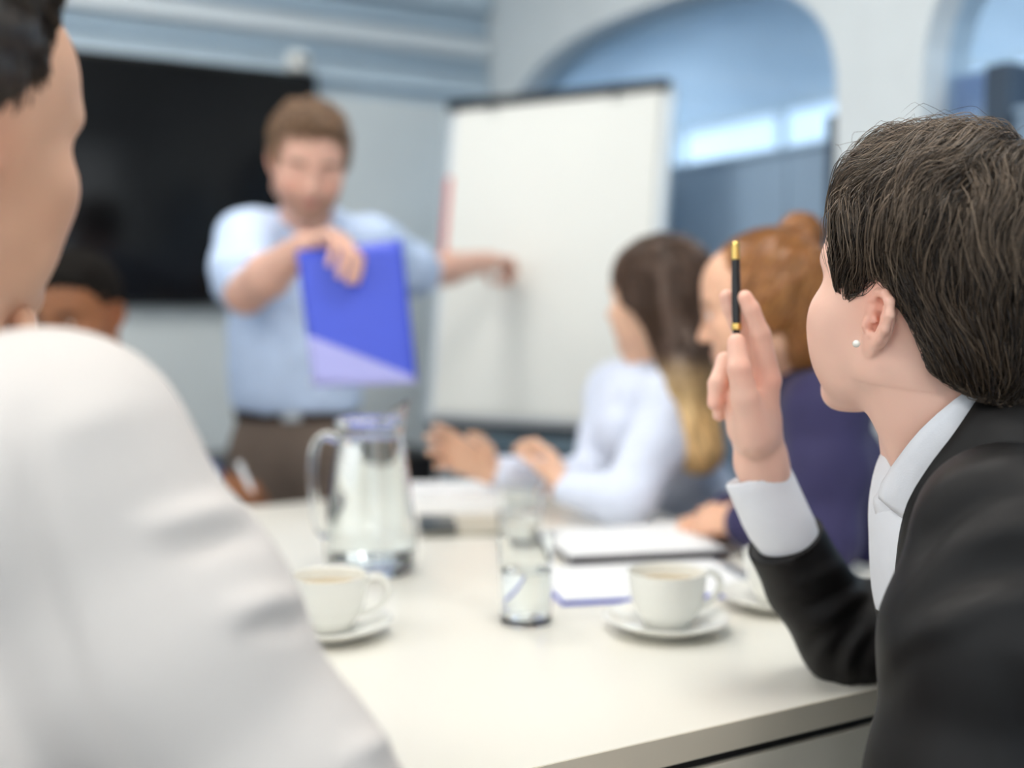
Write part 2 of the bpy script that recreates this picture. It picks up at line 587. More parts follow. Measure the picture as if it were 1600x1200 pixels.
def struct(name, vf, mat, parent=None, **k):
    o = put(name, vf, mat, parent, smooth=False, **k)
    if parent is None: o['kind'] = 'structure'
    return o
struct('floor', ebox(A0 - .2, AC + .2, B0 - .2, BC + .2, -0.1, 0), MAT['floor'])
struct('ceiling', ebox(A0 - .2, AC + .2, B0 - .2, BC + .2, H, H + .1), MAT['ceiling'])
struct('wall_back', ebox(A0 - .2, A1 + .16, B1, B1 + .2, 0, H), MAT['pale_blue'])
struct('trim_1', ebox(A0, A1, B1 - .03, B1, 0.0, 1.93), MAT['wall_panel'])
# mouldings above the panel, standing in for ceiling beams seen through a glass transom
for i, (z0, z1, dep, m) in enumerate([(1.97, 2.04, .05, 'pale_blue'), (2.06, 2.10, .035, 'mid_blue'), (2.12, 2.19, .06, 'frame'),
                                      (2.21, 2.27, .03, 'mid_blue'), (2.29, 2.40, .07, 'pale_blue'), (2.42, 2.47, .03, 'mid_blue'), (2.5, 2.6, .08, 'frame')]):
    struct('trim_%d' % (i + 2), ebox(A0, A1 - .01, B1 - dep, B1, z0, z1), MAT[m], bevel=.01)
# right wall: white, with two wide flat arches and a pillar between them
def arch_z(u, spring=1.68, rise=.42, e=2.6):
    return spring + rise * max(0.0, 1 - abs(u) ** e) ** (1 / e)
def arch_wall(b_lo, b_hi, openings, a0, a1, z0, z1):
    """wall slab along b with arched openings down to z0, built of closed strips that share their sides"""
    parts = []
    cur = b_lo
    for (s, t) in openings:
        parts.append(ebox(a0, a1, cur, s, z0, z1))
        n = 28
        us = [-math.cos(math.pi * i / n) for i in range(n + 1)]
        v, f = [], []
        for u in us:
            b = (s + t) / 2 + u * (t - s) / 2
            zz = arch_z(u)
            for a in (a0, a1):
                v.append(E(a, b, zz)); v.append(E(a, b, z1))
        for i in range(n):
            p, q = 4 * i, 4 * i + 4
            f += [[p, p + 1, q + 1, q], [p + 2, q + 2, q + 3, p + 3], [p, q, q + 2, p + 2], [p + 1, p + 3, q + 3, q + 1]]
        parts.append((np.array(v), f))
        cur = t
    parts.append(ebox(a0, a1, cur, b_hi, z0, z1))
    return merge(*parts)
OPEN = [(-1.75, 0.02), (0.30, 1.89), (2.16, 3.90)]
struct('wall_right', arch_wall(B0, B1, OPEN, A1, A1 + .16, 0, H), MAT['wall'])
for i, (s, t) in enumerate(OPEN):
    w = empty('window_%d' % (i + 1), E(A1 + .08, (s + t) / 2, 0)); w['kind'] = 'structure'
    # lower slate screen, dark posts and the pane above
    n = 7
    for k in range(n):
        c0, c1 = s + (t - s) * k / n, s + (t - s) * (k + 1) / n
        put('screen_panel', ebox(A1 + .07, A1 + .10, c0 + .003, c1 - .003, 0.0, 1.585), MAT['slate'], w, smooth=False, bevel=.002)
    put('top_rail', ebox(A1 + .06, A1 + .11, s, t, 1.585, 1.60), MAT['slate'], w, smooth=False)
    put('post', ebox(A1 + .04, A1 + .13, s + .0, s + .075, 0, 1.66), MAT['dark_slate'], w, smooth=False, bevel=.004)
    if i == 1:   # a taller dark post with pale blinds beside it
        put('post', ebox(A1 + .04, A1 + .13, 1.69, 1.75, 0, 1.70), MAT['dark_slate'], w, smooth=False, bevel=.004)
        for q in range(9):
            put('blind_slat', ebox(A1 + .105, A1 + .118, 1.76, 1.885, 1.60 + q * .012, 1.609 + q * .012), MAT['lilac_grey'], w, smooth=False)
    nn = 24
    v, f = [], []
    for q in range(nn + 1):
        u = -math.cos(math.pi * q / nn)
        b = (s + t) / 2 + u * (t - s) / 2
        for a in (A1 + .082, A1 + .088):
            v.append(E(a, b, 1.60)); v.append(E(a, b, max(1.601, arch_z(u))))
    for q in range(nn):
        p0, p1 = 4 * q, 4 * q + 4
        f += [[p0, p0 + 1, p1 + 1, p1], [p0 + 2, p1 + 2, p1 + 3, p0 + 3], [p0, p1, p1 + 2, p0 + 2], [p0 + 1, p0 + 3, p1 + 3, p1 + 1]]
    put('pane', (np.array(v), f), MAT['arch_pane'], w, smooth=False)
# corridor beyond the arches
struct('wall_corridor', ebox(AC, AC + .2, B0 - .2, BC + .2, 0, H), MAT['corridor'])
struct('wall_corridor_back', ebox(A1, AC, BC, BC + .2, 0, H), MAT['corridor'])
struct('wall_corridor_side', ebox(A1 - .0, A1 + .16, B1 + .2, BC, 0, H), MAT['corridor'])
struct('wall_corridor_end', ebox(A1 + .16, AC, B0 - .2, B0, 0, H), MAT['corridor'])
for i in range(11):
    b = B0 + .1 + i * 0.82
    w = empty('window_%d' % (i + 10), E(AC, b + .4, 1.7)); w['kind'] = 'structure'
    put('pane', ebox(AC - .015, AC - .005, b + .02, b + .80, 1.72, 2.16), MAT['bright_window'], w, smooth=False)
    for (p, q, z0, z1) in ((b, b + .82, 1.68, 1.72), (b, b + .82, 2.16, 2.20), (b, b + .02, 1.72, 2.16), (b + .80, b + .82, 1.72, 2.16)):
        put('window_frame', ebox(AC - .05, AC, p, q, z0, z1), MAT['frame'], w, smooth=False)
for b in (-.9, 1.2, 3.3, 5.4, 7.0):  # unseen lamps, added to brighten the corridor
    t = empty('added_corridor_lamp', E(3.3, b, H), 'added white square lamp that brightens the corridor behind the arches', 'lamp', 'added corridor lamps')
    put('diffuser', ebox(3.0, 3.6, b - .3, b + .3, H - .04, H - .03), MAT['added_corridor_lamp'], t, smooth=False)
    put('lamp_frame', ebox(2.98, 3.62, b - .32, b + .32, H - .03, H), MAT['frame'], t, smooth=False)
struct('trim_20', ebox(AC - .08, AC, B0, BC, 0.0, 1.1), MAT['mid_blue'])
# walls behind and beside the camera: rows of tall windows that let the daylight in
def window_wall(name, along, n, fixed0, fixed1, lo, hi, sill, head, idx):
    parts = []
    def bx(p, q, z0, z1):
        return ebox(p, q, fixed0, fixed1, z0, z1) if along == 'a' else ebox(fixed0, fixed1, p, q, z0, z1)
    parts.append(bx(lo, hi, 0, sill)); parts.append(bx(lo, hi, head, H))
    step = (hi - lo) / n
    pier = .16
    for i in range(n + 1):
        p = max(lo, lo + i * step - pier); q = min(hi, lo + i * step + pier)
        parts.append(bx(p, q, sill, head))
    struct(name, merge(*parts), MAT['wall'])
    mid0, mid1 = (fixed0 + fixed1) / 2 - .03, (fixed0 + fixed1) / 2 + .03
    for i in range(n):
        p, q = lo + i * step + pier, lo + (i + 1) * step - pier
        c = E((p + q) / 2, mid0, sill) if along == 'a' else E(mid0, (p + q) / 2, sill)
        w = empty('window_%d' % (idx + i), c); w['kind'] = 'structure'
        def fb(p_, q_, z0, z1):
            return ebox(p_, q_, mid0, mid1, z0, z1) if along == 'a' else ebox(mid0, mid1, p_, q_, z0, z1)
        for args in ((p, q, sill, sill + .05), (p, q, head - .05, head), (p, p + .05, sill + .05, head - .05), (q - .05, q, sill + .05, head - .05),
                     ((p + q) / 2 - .025, (p + q) / 2 + .025, sill + .05, head - .05)):
            put('window_frame', fb(*args), MAT['frame'], w, smooth=False)
window_wall('wall_front', 'a', 4, B0 - .2, B0, A0 - .2, A1, .75, 2.55, 20)
window_wall('wall_left', 'b', 5, A0 - .2, A0, B0, B1, .75, 2.55, 30)

# ceiling lamps
def ceiling_lamp(a, b, label):
    t = empty('ceiling_lamp', E(a, b, H), label, 'lamp', 'square ceiling lamps')
    put('diffuser', ebox(a - .29, a + .29, b - .29, b + .29, H - .045, H - .035), MAT['lamp'], t, smooth=False)
    for (p, q, r, s) in ((a - .32, a + .32, b - .32, b - .29), (a - .32, a + .32, b + .29, b + .32), (a - .32, a - .29, b - .29, b + .29), (a + .29, a + .32, b - .29, b + .29)):
        put('lamp_frame', ebox(p, q, r, s, H - .06, H), MAT['frame'], t, smooth=False)
LAMP_LABEL = 'square white ceiling lamp over the meeting room'
for a in (-1.3, 0.75):
    for b in (-0.6, 1.0, 2.6):
        ceiling_lamp(a, b, LAMP_LABEL)

# ------------------------------------------------------------------ furniture
TZ = 0.74
def T(px, py, z=TZ):
    """point on the table top seen along a pixel"""
    a = P(px, py, 1.0) - V(0, 0, CAMZ)
    s = (z - CAMZ) / a[2]
    return V(a[0] * s, a[1] * s, z)
MAT['table_top'] = simple_mat('white_laminate', lin((232, 228, 217)), 0.30, 0.45, var=0.008, scale=3)
MAT['edge'] = simple_mat('beige_edge_band', lin((206, 198, 180)), 0.45, 0.4)
MAT['apron'] = simple_mat('beige_apron', lin((216, 210, 194)), 0.45, 0.4)
TA0, TA1, TB0, TB1 = 0.33, 1.42, 0.865, 2.35
tb = empty('conference_table', E((TA0 + TA1) / 2, (TB0 + TB1) / 2, 0), 'white laminate conference table with beige edge and black shadow gap', 'table')
put('tabletop', ebox(TA0 + .002, TA1 - .002, TB0 + .002, TB1 - .002, TZ - .029, TZ), MAT['table_top'], tb, smooth=False, bevel=.001)
for (p, q, r, s) in ((TA0, TA1, TB0, TB0 + .002), (TA0, TA1, TB1 - .002, TB1), (TA0, TA0 + .002, TB0 + .002, TB1 - .002), (TA1 - .002, TA1, TB0 + .002, TB1 - .002)):
    put('edge_band', ebox(p, q, r, s, TZ - .029, TZ - .0005), MAT['edge'], tb, smooth=False)
put('shadow_gap', ebox(TA0 + .012, TA1 - .012, TB0 + .012, TB1 - .012, TZ - .042, TZ - .029), MAT['black'], tb, smooth=False)
for (p, q, r, s) in ((TA0 + .004, TA1 - .004, TB0 + .004, TB0 + .03), (TA0 + .004, TA1 - .004, TB1 - .03, TB1 - .004), (TA0 + .004, TA0 + .03, TB0 + .03, TB1 - .03), (TA1 - .03, TA1 - .004, TB0 + .03, TB1 - .03)):
    put('apron', ebox(p, q, r, s, TZ - .13, TZ - .042), MAT['apron'], tb, smooth=False, bevel=.001)
for a in (TA0 + .035, TA1 - .035):
    for b in (TB0 + .035, TB1 - .035):
        put('leg', ebox(a - .03, a + .03, b - .03, b + .03, 0, TZ - .042), MAT['apron'], tb, smooth=False, bevel=.003)

# ------------------------------------------------------------------ screen on the back wall
MAT['screen'] = simple_mat('black_screen_glass', lin((12, 12, 14)), 0.12, 0.25)
MAT['bezel'] = simple_mat('black_bezel', lin((17, 17, 18)), 0.3, 0.4)
tv = empty('wall_screen', E(.72, B1 - .03, 1.16), 'large black flat screen mounted on the grey wall', 'television')
S0, S1, Z0, Z1 = -.02, 1.47, 1.165, 1.985
put('housing', ebox(S0, S1, B1 - .085, B1 - .03, Z0, Z1), MAT['bezel'], tv, smooth=False, bevel=.004)
put('screen', ebox(S0 + .015, S1 - .015, B1 - .088, B1 - .085, Z0 + .02, Z1 - .015), MAT['screen'], tv, smooth=False)
cm = empty('wall_sensor', E(1.42, B1 - .085, 1.99), 'small white device at the top corner of the black screen', 'device')
c = E(1.41, B1 - .06, 1.99)
put('housing', lathe([(0.0, 0), (.034, 0), (.042, .008), (.042, .055), (.034, .066), (0, .068)], c, 24), MAT['white'], cm)
put('lens', lathe([(0.0, 0), (.014, 0), (.012, .006), (0, .008)], c + V(0, 0, .035) - E2 * .041, 16, axis=-E2), MAT['black'], cm)

# ------------------------------------------------------------------ low dark sideboard under the screen
MAT['dark_wood'] = simple_mat('black_brown_cabinet', lin((44, 41, 41)), 0.45, 0.4, var=0.1)
sb = empty('sideboard', E(.8, 3.78, 0), 'low black sideboard along the wall below the screen', 'sideboard')
put('carcass', ebox(-.9, 1.75, 3.56, 3.975, .06, .63), MAT['dark_wood'], sb, smooth=False, bevel=.002)
put('top', ebox(-.92, 1.77, 3.54, 3.978, .63, .66), MAT['dark_wood'], sb, smooth=False, bevel=.002)
put('plinth', ebox(-.88, 1.73, 3.58, 3.96, 0, .06), MAT['black'], sb, smooth=False)
for i in range(5):
    p = -.895 + i * .528
    d = put('door', ebox(p + .003, p + .525, 3.542, 3.56, .07, .625), MAT['dark_wood'], sb, smooth=False, bevel=.002)
    put('handle', ebox(p + .2, p + .33, 3.528, 3.542, .575, .587), MAT['metal'], d, smooth=False, bevel=.002)

# ------------------------------------------------------------------ flipchart
MAT['paper'] = simple_mat('flipchart_paper', lin((240, 240, 234)), 0.7, 0.2, var=0.01, scale=2)
MAT['board'] = simple_mat('flipchart_board', lin((226, 231, 236)), 0.35, 0.4)
MAT['alu'] = simple_mat('flipchart_rail', lin((196, 206, 212)), 0.35, 0.5, metal=0.5)
MAT['slate_tray'] = simple_mat('slate_tray', lin((84, 104, 116)), 0.4, 0.4)
MAT['coral'] = simple_mat('coral_strip', lin((226, 120, 112)), 0.5, 0.3)
FB = P(668, 655, 3.55)
fu = V(math.cos(math.radians(-30)), math.sin(math.radians(-30)), 0)
fn_ = V(-.5, -.8660254, 0)                        # faces the table
fup = unit(-fn_ * .145 + UP * .965)
fnn = unit(np.cross(fu, fup)) * (1 if np.dot(np.cross(fu, fup), fn_) > 0 else -1)
FW, FH = .735, .975
def fbox(u0, u1, h0, h1, n0, n1):
    c = FB + fu * (u0 + u1) / 2 + fup * (h0 + h1) / 2 + fnn * (n0 + n1) / 2
    return box_axes(c, fu, fup, fnn, (u1 - u0) / 2, (h1 - h0) / 2, abs(n1 - n0) / 2)
base = FB + fu * FW / 2 - fn_ * .25; base[2] = 0
fc = empty('flipchart', base, 'white flipchart easel with a blank paper pad and black top bar', 'flipchart')
put('board', fbox(0.0, FW, 0, FH, -.025, 0), MAT['board'], fc, smooth=False, bevel=.004)
pad = put('paper_pad', fbox(.028, FW - .02, .02, FH - .005, 0, .012), MAT['paper'], fc, smooth=False)
for k in range(3):   # loose upper sheets, each slightly shorter
    put('sheet', fbox(.030 + .002 * k, FW - .022 - .002 * k, .024 + .006 * k, FH - .006, .0125 + .0008 * k, .0130 + .0008 * k), MAT['paper'], pad, smooth=False)
tbar = put('clamp_bar', fbox(-.004, FW + .004, FH - .008, FH + .022, -.03, .03), MAT['black'], fc, smooth=False, bevel=.008)
for u in (.16, FW - .16):
    put('clamp_knob', lathe([(0, 0), (.016, 0), (.016, .012), (.012, .016), (0, .016)], FB + fu * u + fup * (FH - .0) + fnn * .03, 20, axis=fnn), MAT['black'], tbar)
put('side_rail', fbox(-.012, .0, -.01, FH + .01, -.03, .008), MAT['alu'], fc, smooth=False, bevel=.003)
put('side_rail', fbox(FW, FW + .014, -.01, FH + .01, -.03, .008), MAT['alu'], fc, smooth=False, bevel=.003)
put('marker_strip', fbox(.004, .024, .50, .76, .0, .006), MAT['coral'], fc, smooth=False, bevel=.002)
put('tray', tube([FB + fu * u - fup * .075 + fnn * .03 for u in np.linspace(.13, FW - .05, 6)], .043, 20), MAT['slate_tray'], fc)
put('tray_bracket', fbox(.02, FW - .02, -.03, -.0, -.025, .02), MAT['black'], fc, smooth=False, bevel=.003)
put('tray_bracket', fbox(.12, FW - .06, -.145, -.115, -.025, .03), MAT['black'], fc, smooth=False, bevel=.003)
for u in (.10, FW - .10):
    a = FB + fu * u + fup * .5 - fnn * .03
    b = FB + fu * (u - .08 if u < .3 else u + .08) + fn_ * .16; b[2] = .0
    put('leg', tube([a, FB + fu * u - fup * .05 - fnn * .03, b], .014, 12), MAT['alu'], fc)
a = FB + fu * FW / 2 + fup * .75 - fnn * .03
b = FB + fu * FW / 2 - fn_ * .45; b[2] = 0
put('leg', tube([a, b], .014, 12), MAT['alu'], fc)

# ------------------------------------------------------------------ crockery
MAT['china'] = simple_mat('white_china', lin((240, 239, 232)), 0.16, 0.5)
MAT['coffee'] = simple_mat('milky_coffee', lin((196, 176, 140)), 0.2, 0.5)
def cup(c, ang, label, k=1.05):
    t = empty('coffee_cup', c, label, 'cup', 'white coffee cups')
    prof = [(0, .003), (.022, .003), (.025, 0), (.028, 0), (.029, .004), (.036, .012), (.043, .028), (.0465, .046), (.048, .064), (.0487, .0655), (.0478, .066),
            (.0462, .064), (.0445, .046), (.041, .029), (.034, .014), (.022, .008), (0, .0075)]
    put('bowl', lathe([(r * k, z * k) for r, z in prof], c, 56), MAT['china'], t)
    put('coffee', lathe([(0, .0505 * k), (.0448 * k, .0505 * k), (.0446 * k, .048 * k), (0, .048 * k)], c, 40), MAT['coffee'], t)
    d = V(math.cos(ang), math.sin(ang), 0)
    pts = spline([c + d * r * k + V(0, 0, z * k) for r, z in ((.044, .055), (.058, .060), (.070, .053), (.073, .040), (.064, .026), (.050, .019), (.038, .017))], 5)
    put('handle', tube(pts, .0048 * k, 12, flat=0.8), MAT['china'], t)
    return t
def saucer(c, label, k=1.04):
    t = empty('saucer', c, label, 'saucer', 'white saucers')
    prof = [(0, .003), (.036, .003), (.040, 0), (.044, 0), (.046, .004), (.060, .008), (.075, .016), (.0785, .0185), (.0780, .0195), (.073, .0185), (.056, .0115), (.040, .0085), (.034, .0085), (.032, .0075), (0, .0075)]
    put('dish', lathe([(r * k, z * k) for r, z in prof], c, 64), MAT['china'], t)
    return t
CUPLIFT = V(0, 0, .0089)
for (px, py, ang, lc, ls) in ((1042, 985, math.radians(20), 'white coffee cup in front of the blue-edged clipboard', 'white saucer under the cup in front of the blue-edged clipboard'),
                              (513, 992, math.radians(15), 'white coffee cup next to the glass jug', 'white saucer under the cup next to the glass jug'),
                              (1218, 948, math.radians(100), 'white coffee cup half hidden behind the black sleeve', 'white saucer under the cup half hidden behind the black sleeve')):
    p = T(px, py)
    saucer(p, ls); cup(p + CUPLIFT, ang, lc)

# glassware
MAT['glass'] = glass_mat('clear_glass', (0.98, 1.0, 0.995))
MAT['water'] = glass_mat('water', (0.985, 1.0, 1.0), ior=1.33)
def tumbler(c, r, h, fill, label):
    t = empty('water_glass', c, label, 'glass', 'water tumblers')
    w = .0011
    put('glass_wall', lathe([(0, 0), (r * .86, 0), (r * .88, .004), (r, h), (r - w, h + .0006), (r - 2 * w, h), (r * .88 - 2 * w, .016), (r * .84, .010), (r * .8, .0075), (0, .007)], c, 48), MAT['glass'], t)
    rr = lambda z: (r * .88 - 2 * w) + (r - r * .88) * (z - .016) / (h - .016) - .0006
    put('water', lathe([(0, .0076), (r * .79, .0082), (rr(.017), .017), (rr(fill), fill), (0, fill)], c, 48), MAT['water'], t)
    return t
tumbler(T(822, 972), .038, .118, .07, 'clear water tumbler standing nearest to the camera')
tumbler(T(812, 852), .041, .105, .06, 'clear water tumbler standing farther back behind the near one')
jc = T(580, 892)
jug = empty('water_jug', jc, 'tall clear glass water jug with handle and lid', 'jug')
jp = [(0, 0), (.060, 0), (.067, .004), (.072, .015), (.0735, .035), (.071, .07), (.065, .12), (.058, .17), (.0525, .205), (.051, .218), (.053, .228)]
inner = [(r - .004, max(z, .014)) for r, z in jp[::-1] if r > .05 and z > .012] + [(.055, .014), (0, .013)]
put('glass_wall', lathe(jp + [(.051, .2285)] + inner, jc, 64), MAT['glass'], jug)
put('water', lathe([(0, .0137), (.054, .0147), (.0672, .02), (.0688, .035), (.0663, .07), (.0603, .12), (.0533, .17), (.0478, .205), (.047, .212), (0, .212)], jc, 64), MAT['water'], jug)
hp = spline([jc + V(-1, -.25, 0) / 1.03 * r + V(0, 0, z) for r, z in ((.050, .208), (.066, .216), (.083, .205), (.090, .17), (.088, .12), (.081, .075), (.070, .06))], 6)
put('handle', tube(hp, .0075, 14, flat=1.2), MAT['glass'], jug)
MAT['lid'] = simple_mat('clear_lid_plastic', lin((226, 232, 234)), 0.2, 0.5)
MAT['lid_glass'] = glass_mat('milky_clear_lid', (0.95, 0.98, 1.0), rough=0.12, ior=1.2)
lid = put('lid', lathe([(0, .229), (.054, .229), (.056, .233), (.054, .240), (.044, .244), (0, .246)], jc, 48), MAT['lid_glass'], jug)
# the pouring lip rises at the right of the lid
g = []
for i in range(13):
    t_ = -1.15 + 2.3 * i / 12
    row = []
    for j in range(7):
        s_ = j / 6
        rr = .050 + .012 * s_
        lift = .035 * s_ * math.cos(t_ * 1.2)
        row.append(jc + V(math.cos(t_ - .1) * rr, math.sin(t_ - .1) * rr, .236 + max(0, lift)))
    g.append(row)
put('pouring_lip', sheet(g, .004), MAT['lid_glass'], jug)

# papers, clipboards and small things on the table
MAT['sheet'] = simple_mat('white_paper', lin((242, 242, 242)), 0.7, 0.2, var=0.006)
MAT['blue'] = simple_mat('blue_plastic', lin((58, 76, 190)), 0.35, 0.4)
MAT['dark_edge'] = simple_mat('dark_binding', lin((70, 66, 70)), 0.5, 0.3)
def flat_box(c, ang, w, d, h):
    ax = V(math.cos(ang), math.sin(ang), 0); ay = V(-ax[1], ax[0], 0)
    return box_axes(c + UP * h / 2, ax, ay, UP, w / 2, d / 2, h / 2), ax, ay
# clipboard with a blue edge
FL, FR = T(878, 947), T(975, 940)
ang = math.atan2(*(FR - FL)[[1, 0]]) * 0.7
ax = V(math.cos(ang), math.sin(ang), 0); ay = V(-ax[1], ax[0], 0)
c1 = FL + ax * .155 + ay * .115
cb = empty('clipboard', c1, 'blue clipboard with white paper lying under the notepad', 'clipboard')
put('board', flat_box(c1, ang, .31, .23, .003)[0], MAT['blue'], cb, smooth=False, bevel=.001)
for k in range(3):
    put('sheet', flat_box(c1 + ay * .004 + UP * (.0032 + .0008 * k), ang + .006 * k, .30, .215, .0006)[0], MAT['sheet'], cb, smooth=False)
put('clip', flat_box(c1 + ax * .148 + UP * .0055, ang, .014, .09, .008)[0], MAT['metal'], cb, smooth=False, bevel=.002)
# notepad with a dark binding along its near edge
NL, NR = T(893, 889), T(1142, 877)
ang2 = math.atan2(*(NR - NL)[[1, 0]])
ax2 = V(math.cos(ang2), math.sin(ang2), 0); ay2 = V(-ax2[1], ax2[0], 0)
w2 = np.linalg.norm(NR - NL)
c2 = NL + ax2 * w2 / 2 + ay2 * .12; c2[2] = TZ + .0066
npd = empty('notepad', c2, 'white notepad with dark binding edge lying on the clipboard', 'notepad')
put('cover', flat_box(c2, ang2, w2, .24, .003)[0], MAT['dark_edge'], npd, smooth=False, bevel=.0008)
put('binding', tube([c2 - ax2 * w2 / 2 - ay2 * .118 + UP * .006, c2 + ax2 * w2 / 2 - ay2 * .118 + UP * .006], .006, 12), MAT['dark_edge'], npd)
put('page_block', flat_box(c2 + ay2 * .004 + UP * .003, ang2, w2 - .006, .228, .008)[0], MAT['sheet'], npd, smooth=False)
g = []
for i in range(9):
    row = []
    for j in range(9):
        u, v = i / 8, j / 8
        p = c2 + ax2 * (w2 - .01) * (u - .5) + ay2 * .226 * (v - .48) + UP * (.0122 + .012 * max(0, u - .45) ** 2 * 2 * v)
        row.append(p)
    g.append(row)
put('top_sheet', sheet(g, .0006), MAT['sheet'], npd)
# a white ring binder at the far end, a phone and a closed grey tablet case
c3 = T(705, 788); c3[2] = TZ
rb = empty('ring_binder', c3, 'closed white ring binder at the far end of the table', 'binder')
ang3 = math.radians(8)
put('spine', flat_box(c3 - V(-math.sin(ang3), math.cos(ang3), 0) * .105, ang3, .175, .006, .034)[0], MAT['sheet'], rb, smooth=False, bevel=.002)
put('cover', flat_box(c3, ang3, .175, .21, .003)[0], MAT['sheet'], rb, smooth=False, bevel=.001)
put('cover', flat_box(c3 + UP * .031, ang3, .175, .21, .003)[0], MAT['sheet'], rb, smooth=False, bevel=.001)
put('page_block', flat_box(c3 + UP * .003, ang3, .165, .20, .028)[0], MAT['paper'], rb, smooth=False)
MAT['taupe'] = simple_mat('taupe_cover', lin((186, 180, 164)), 0.5, 0.3)
MAT['charcoal'] = simple_mat('charcoal_glass', lin((52, 56, 60)), 0.2, 0.5)
c4 = T(722, 826)
tc_ = empty('tablet_case', c4, 'taupe tablet case lying between the jug and the far tumbler', 'tablet')
put('cover', flat_box(c4, math.radians(6), .15, .16, .009)[0], MAT['taupe'], tc_, smooth=False, bevel=.002)
put('edge', flat_box(c4 + UP * .009, math.radians(6), .142, .152, .002)[0], MAT['taupe'], tc_, smooth=False)
c5 = T(683, 821, TZ + .011); c5[2] = TZ + .011
ph = empty('phone', c5, 'dark phone lying on the taupe tablet case beside the jug', 'phone')
put('body', flat_box(c5, math.radians(6), .07, .14, .008)[0], MAT['charcoal'], ph, smooth=False, bevel=.003)
put('screen', flat_box(c5 + UP * .008, math.radians(6), .062, .128, .0005)[0], MAT['screen'], ph, smooth=False)

# ------------------------------------------------------------------ chairs
MAT['chair'] = simple_mat('dark_grey_upholstery', lin((66, 72, 86)), 0.8, 0.2, var=0.06, scale=60)
def chair(c, fwd, label, back=True):
    """four-legged meeting chair, seat centre above c, facing fwd"""
    f = unit(V(fwd[0], fwd[1], 0)); l = V(-f[1], f[0], 0)
    t = empty('meeting_chair', V(c[0], c[1], 0), label, 'chair', 'dark meeting chairs')
    b0 = V(c[0], c[1], 0)
    put('seat', box_axes(b0 + UP * .435, f, l, UP, .21, .22, .025), MAT['chair'], t, smooth=False, bevel=.02)
    g = []
    for i in range(9):
        row = []
        for j in range(9):
            u = -1 + 2 * i / 8; w = j / 8
            row.append(b0 - f * (.205 + .05 * w - .03 * u * u) + l * .20 * u * (1 - .12 * w * w) + UP * (.52 + .30 * w))
        g.append(row)
    put('backrest', sheet(g, .03), MAT['chair'], t)
    for sx in (-1, 1):
        for sy in (-1, 1):
            top = b0 + f * .17 * sx + l * .18 * sy + UP * .415
            foot = b0 + f * .21 * sx + l * .22 * sy + UP * .008
            lg = put('leg', tube([top, foot], .011, 10), MAT['metal'], t)
            put('foot_cap', lathe([(0, 0), (.014, 0), (.014, .012), (0, .013)], V(foot[0], foot[1], 0), 12), MAT['black'], lg)
    for sy in (-1, 1):
        put('back_support', tube([b0 - f * .17 + l * .18 * sy + UP * .42, b0 - f * .225 + l * .18 * sy + UP * .50, b0 - f * .245 + l * .17 * sy + UP * .70], .010, 10), MAT['metal'], t)
    return t

# ------------------------------------------------------------------ people: shared anatomy
SKIN_MAT = vcol_mat('skin', rough=0.46, spec=0.35, sss=0.12, bump=0.06, bscale=420)
HAIR_MAT = vcol_mat('hair_strands', rough=0.36, spec=0.45)
HAIR_MATT = vcol_mat('matt_hair', rough=0.85, spec=0.12)
MAT['eye_white'] = simple_mat('eye_white', lin((232, 226, 220)), 0.15, 0.5)
MAT['iris'] = simple_mat('iris', lin((62, 46, 36)), 0.1, 0.5)
MAT['button'] = simple_mat('shirt_button', lin((225, 225, 225)), 0.3, 0.5)

def basis(fwd, pitch=0.0, roll=0.0):
    """columns: right, forward, up of a head looking along fwd, nodding down by pitch degrees"""
    f = unit(V(fwd[0], fwd[1], 0))
    r = V(f[1], -f[0], 0)
    p = math.radians(pitch)
    f2 = f * math.cos(p) - UP * math.sin(p)
    u2 = UP * math.cos(p) + f * math.sin(p)
    q = math.radians(roll)
    r3 = r * math.cos(q) - u2 * math.sin(q)
    u3 = u2 * math.cos(q) + r * math.sin(q)
    return np.stack([r3, f2, u3], axis=1)

def ear_ops(S, sx, fine, back=0.42, tilt=.22, es=1.0, ez=-.012):
    o = V(sx * .0715, -.006, ez)
    U = unit(V(0, -tilt, 1)); B = unit(V(sx * back, -1, -tilt)); B = unit(B - U * (B @ U)); W = np.cross(U, B) * 1.0
    if W[0] * sx < 0: W = -W
    def q(u, v, w=0.0): return o + U * u * es + B * v + W * w
    R = np.stack([U, B, W], axis=1)
    S.ell(q(.003, .013, -.001), (.0285 * es, .0155, .0042), R, k=.004)
    S.ell(q(-.002, .004, -.006), (.022, .010, .010), R, k=.008)
    S.ell(q(-.0225, .0065, .0005), (.0105, .0085, .0045), R, k=.005)
    if fine:
        S.ell(q(-.002, .0100, .009), (.0135, .0085, .0200), R, k=.002, op='-')
        S.ell(q(.017, .0125, .0075), (.010, .0060, .0105), R, k=.002, op='-')
    hx = [(.001, .006, .001), (.011, -.001, .003), (.022, .001, .0045), (.030, .009, .0055), (.0310, .018, .006), (.0255, .0265, .0065), (.013, .0300, .0065), (-.002, .0275, .006), (-.0135, .0205, .004), (-.021, .0135, .002)]
    S.path([q(*p) for p in hx], [.0026, .0030, .0033, .0036, .0038, .0040, .0040, .0036, .0034, .0040], k=.003)
    if fine:
        S.path([q(.019, .0165, .002), q(.009, .0205, .0035), (q(-.004, .0195, .0035)), q(-.012, .0140, .003)], [.0022, .0030, .0032, .0030], k=.003)
        S.ell(q(-.0045, -.0005, .0045), (.0062, .0036, .0045), R, k=.003)
        S.ell(q(-.0125, .008, .003), (.004, .005, .004), R, k=.003)
    return q

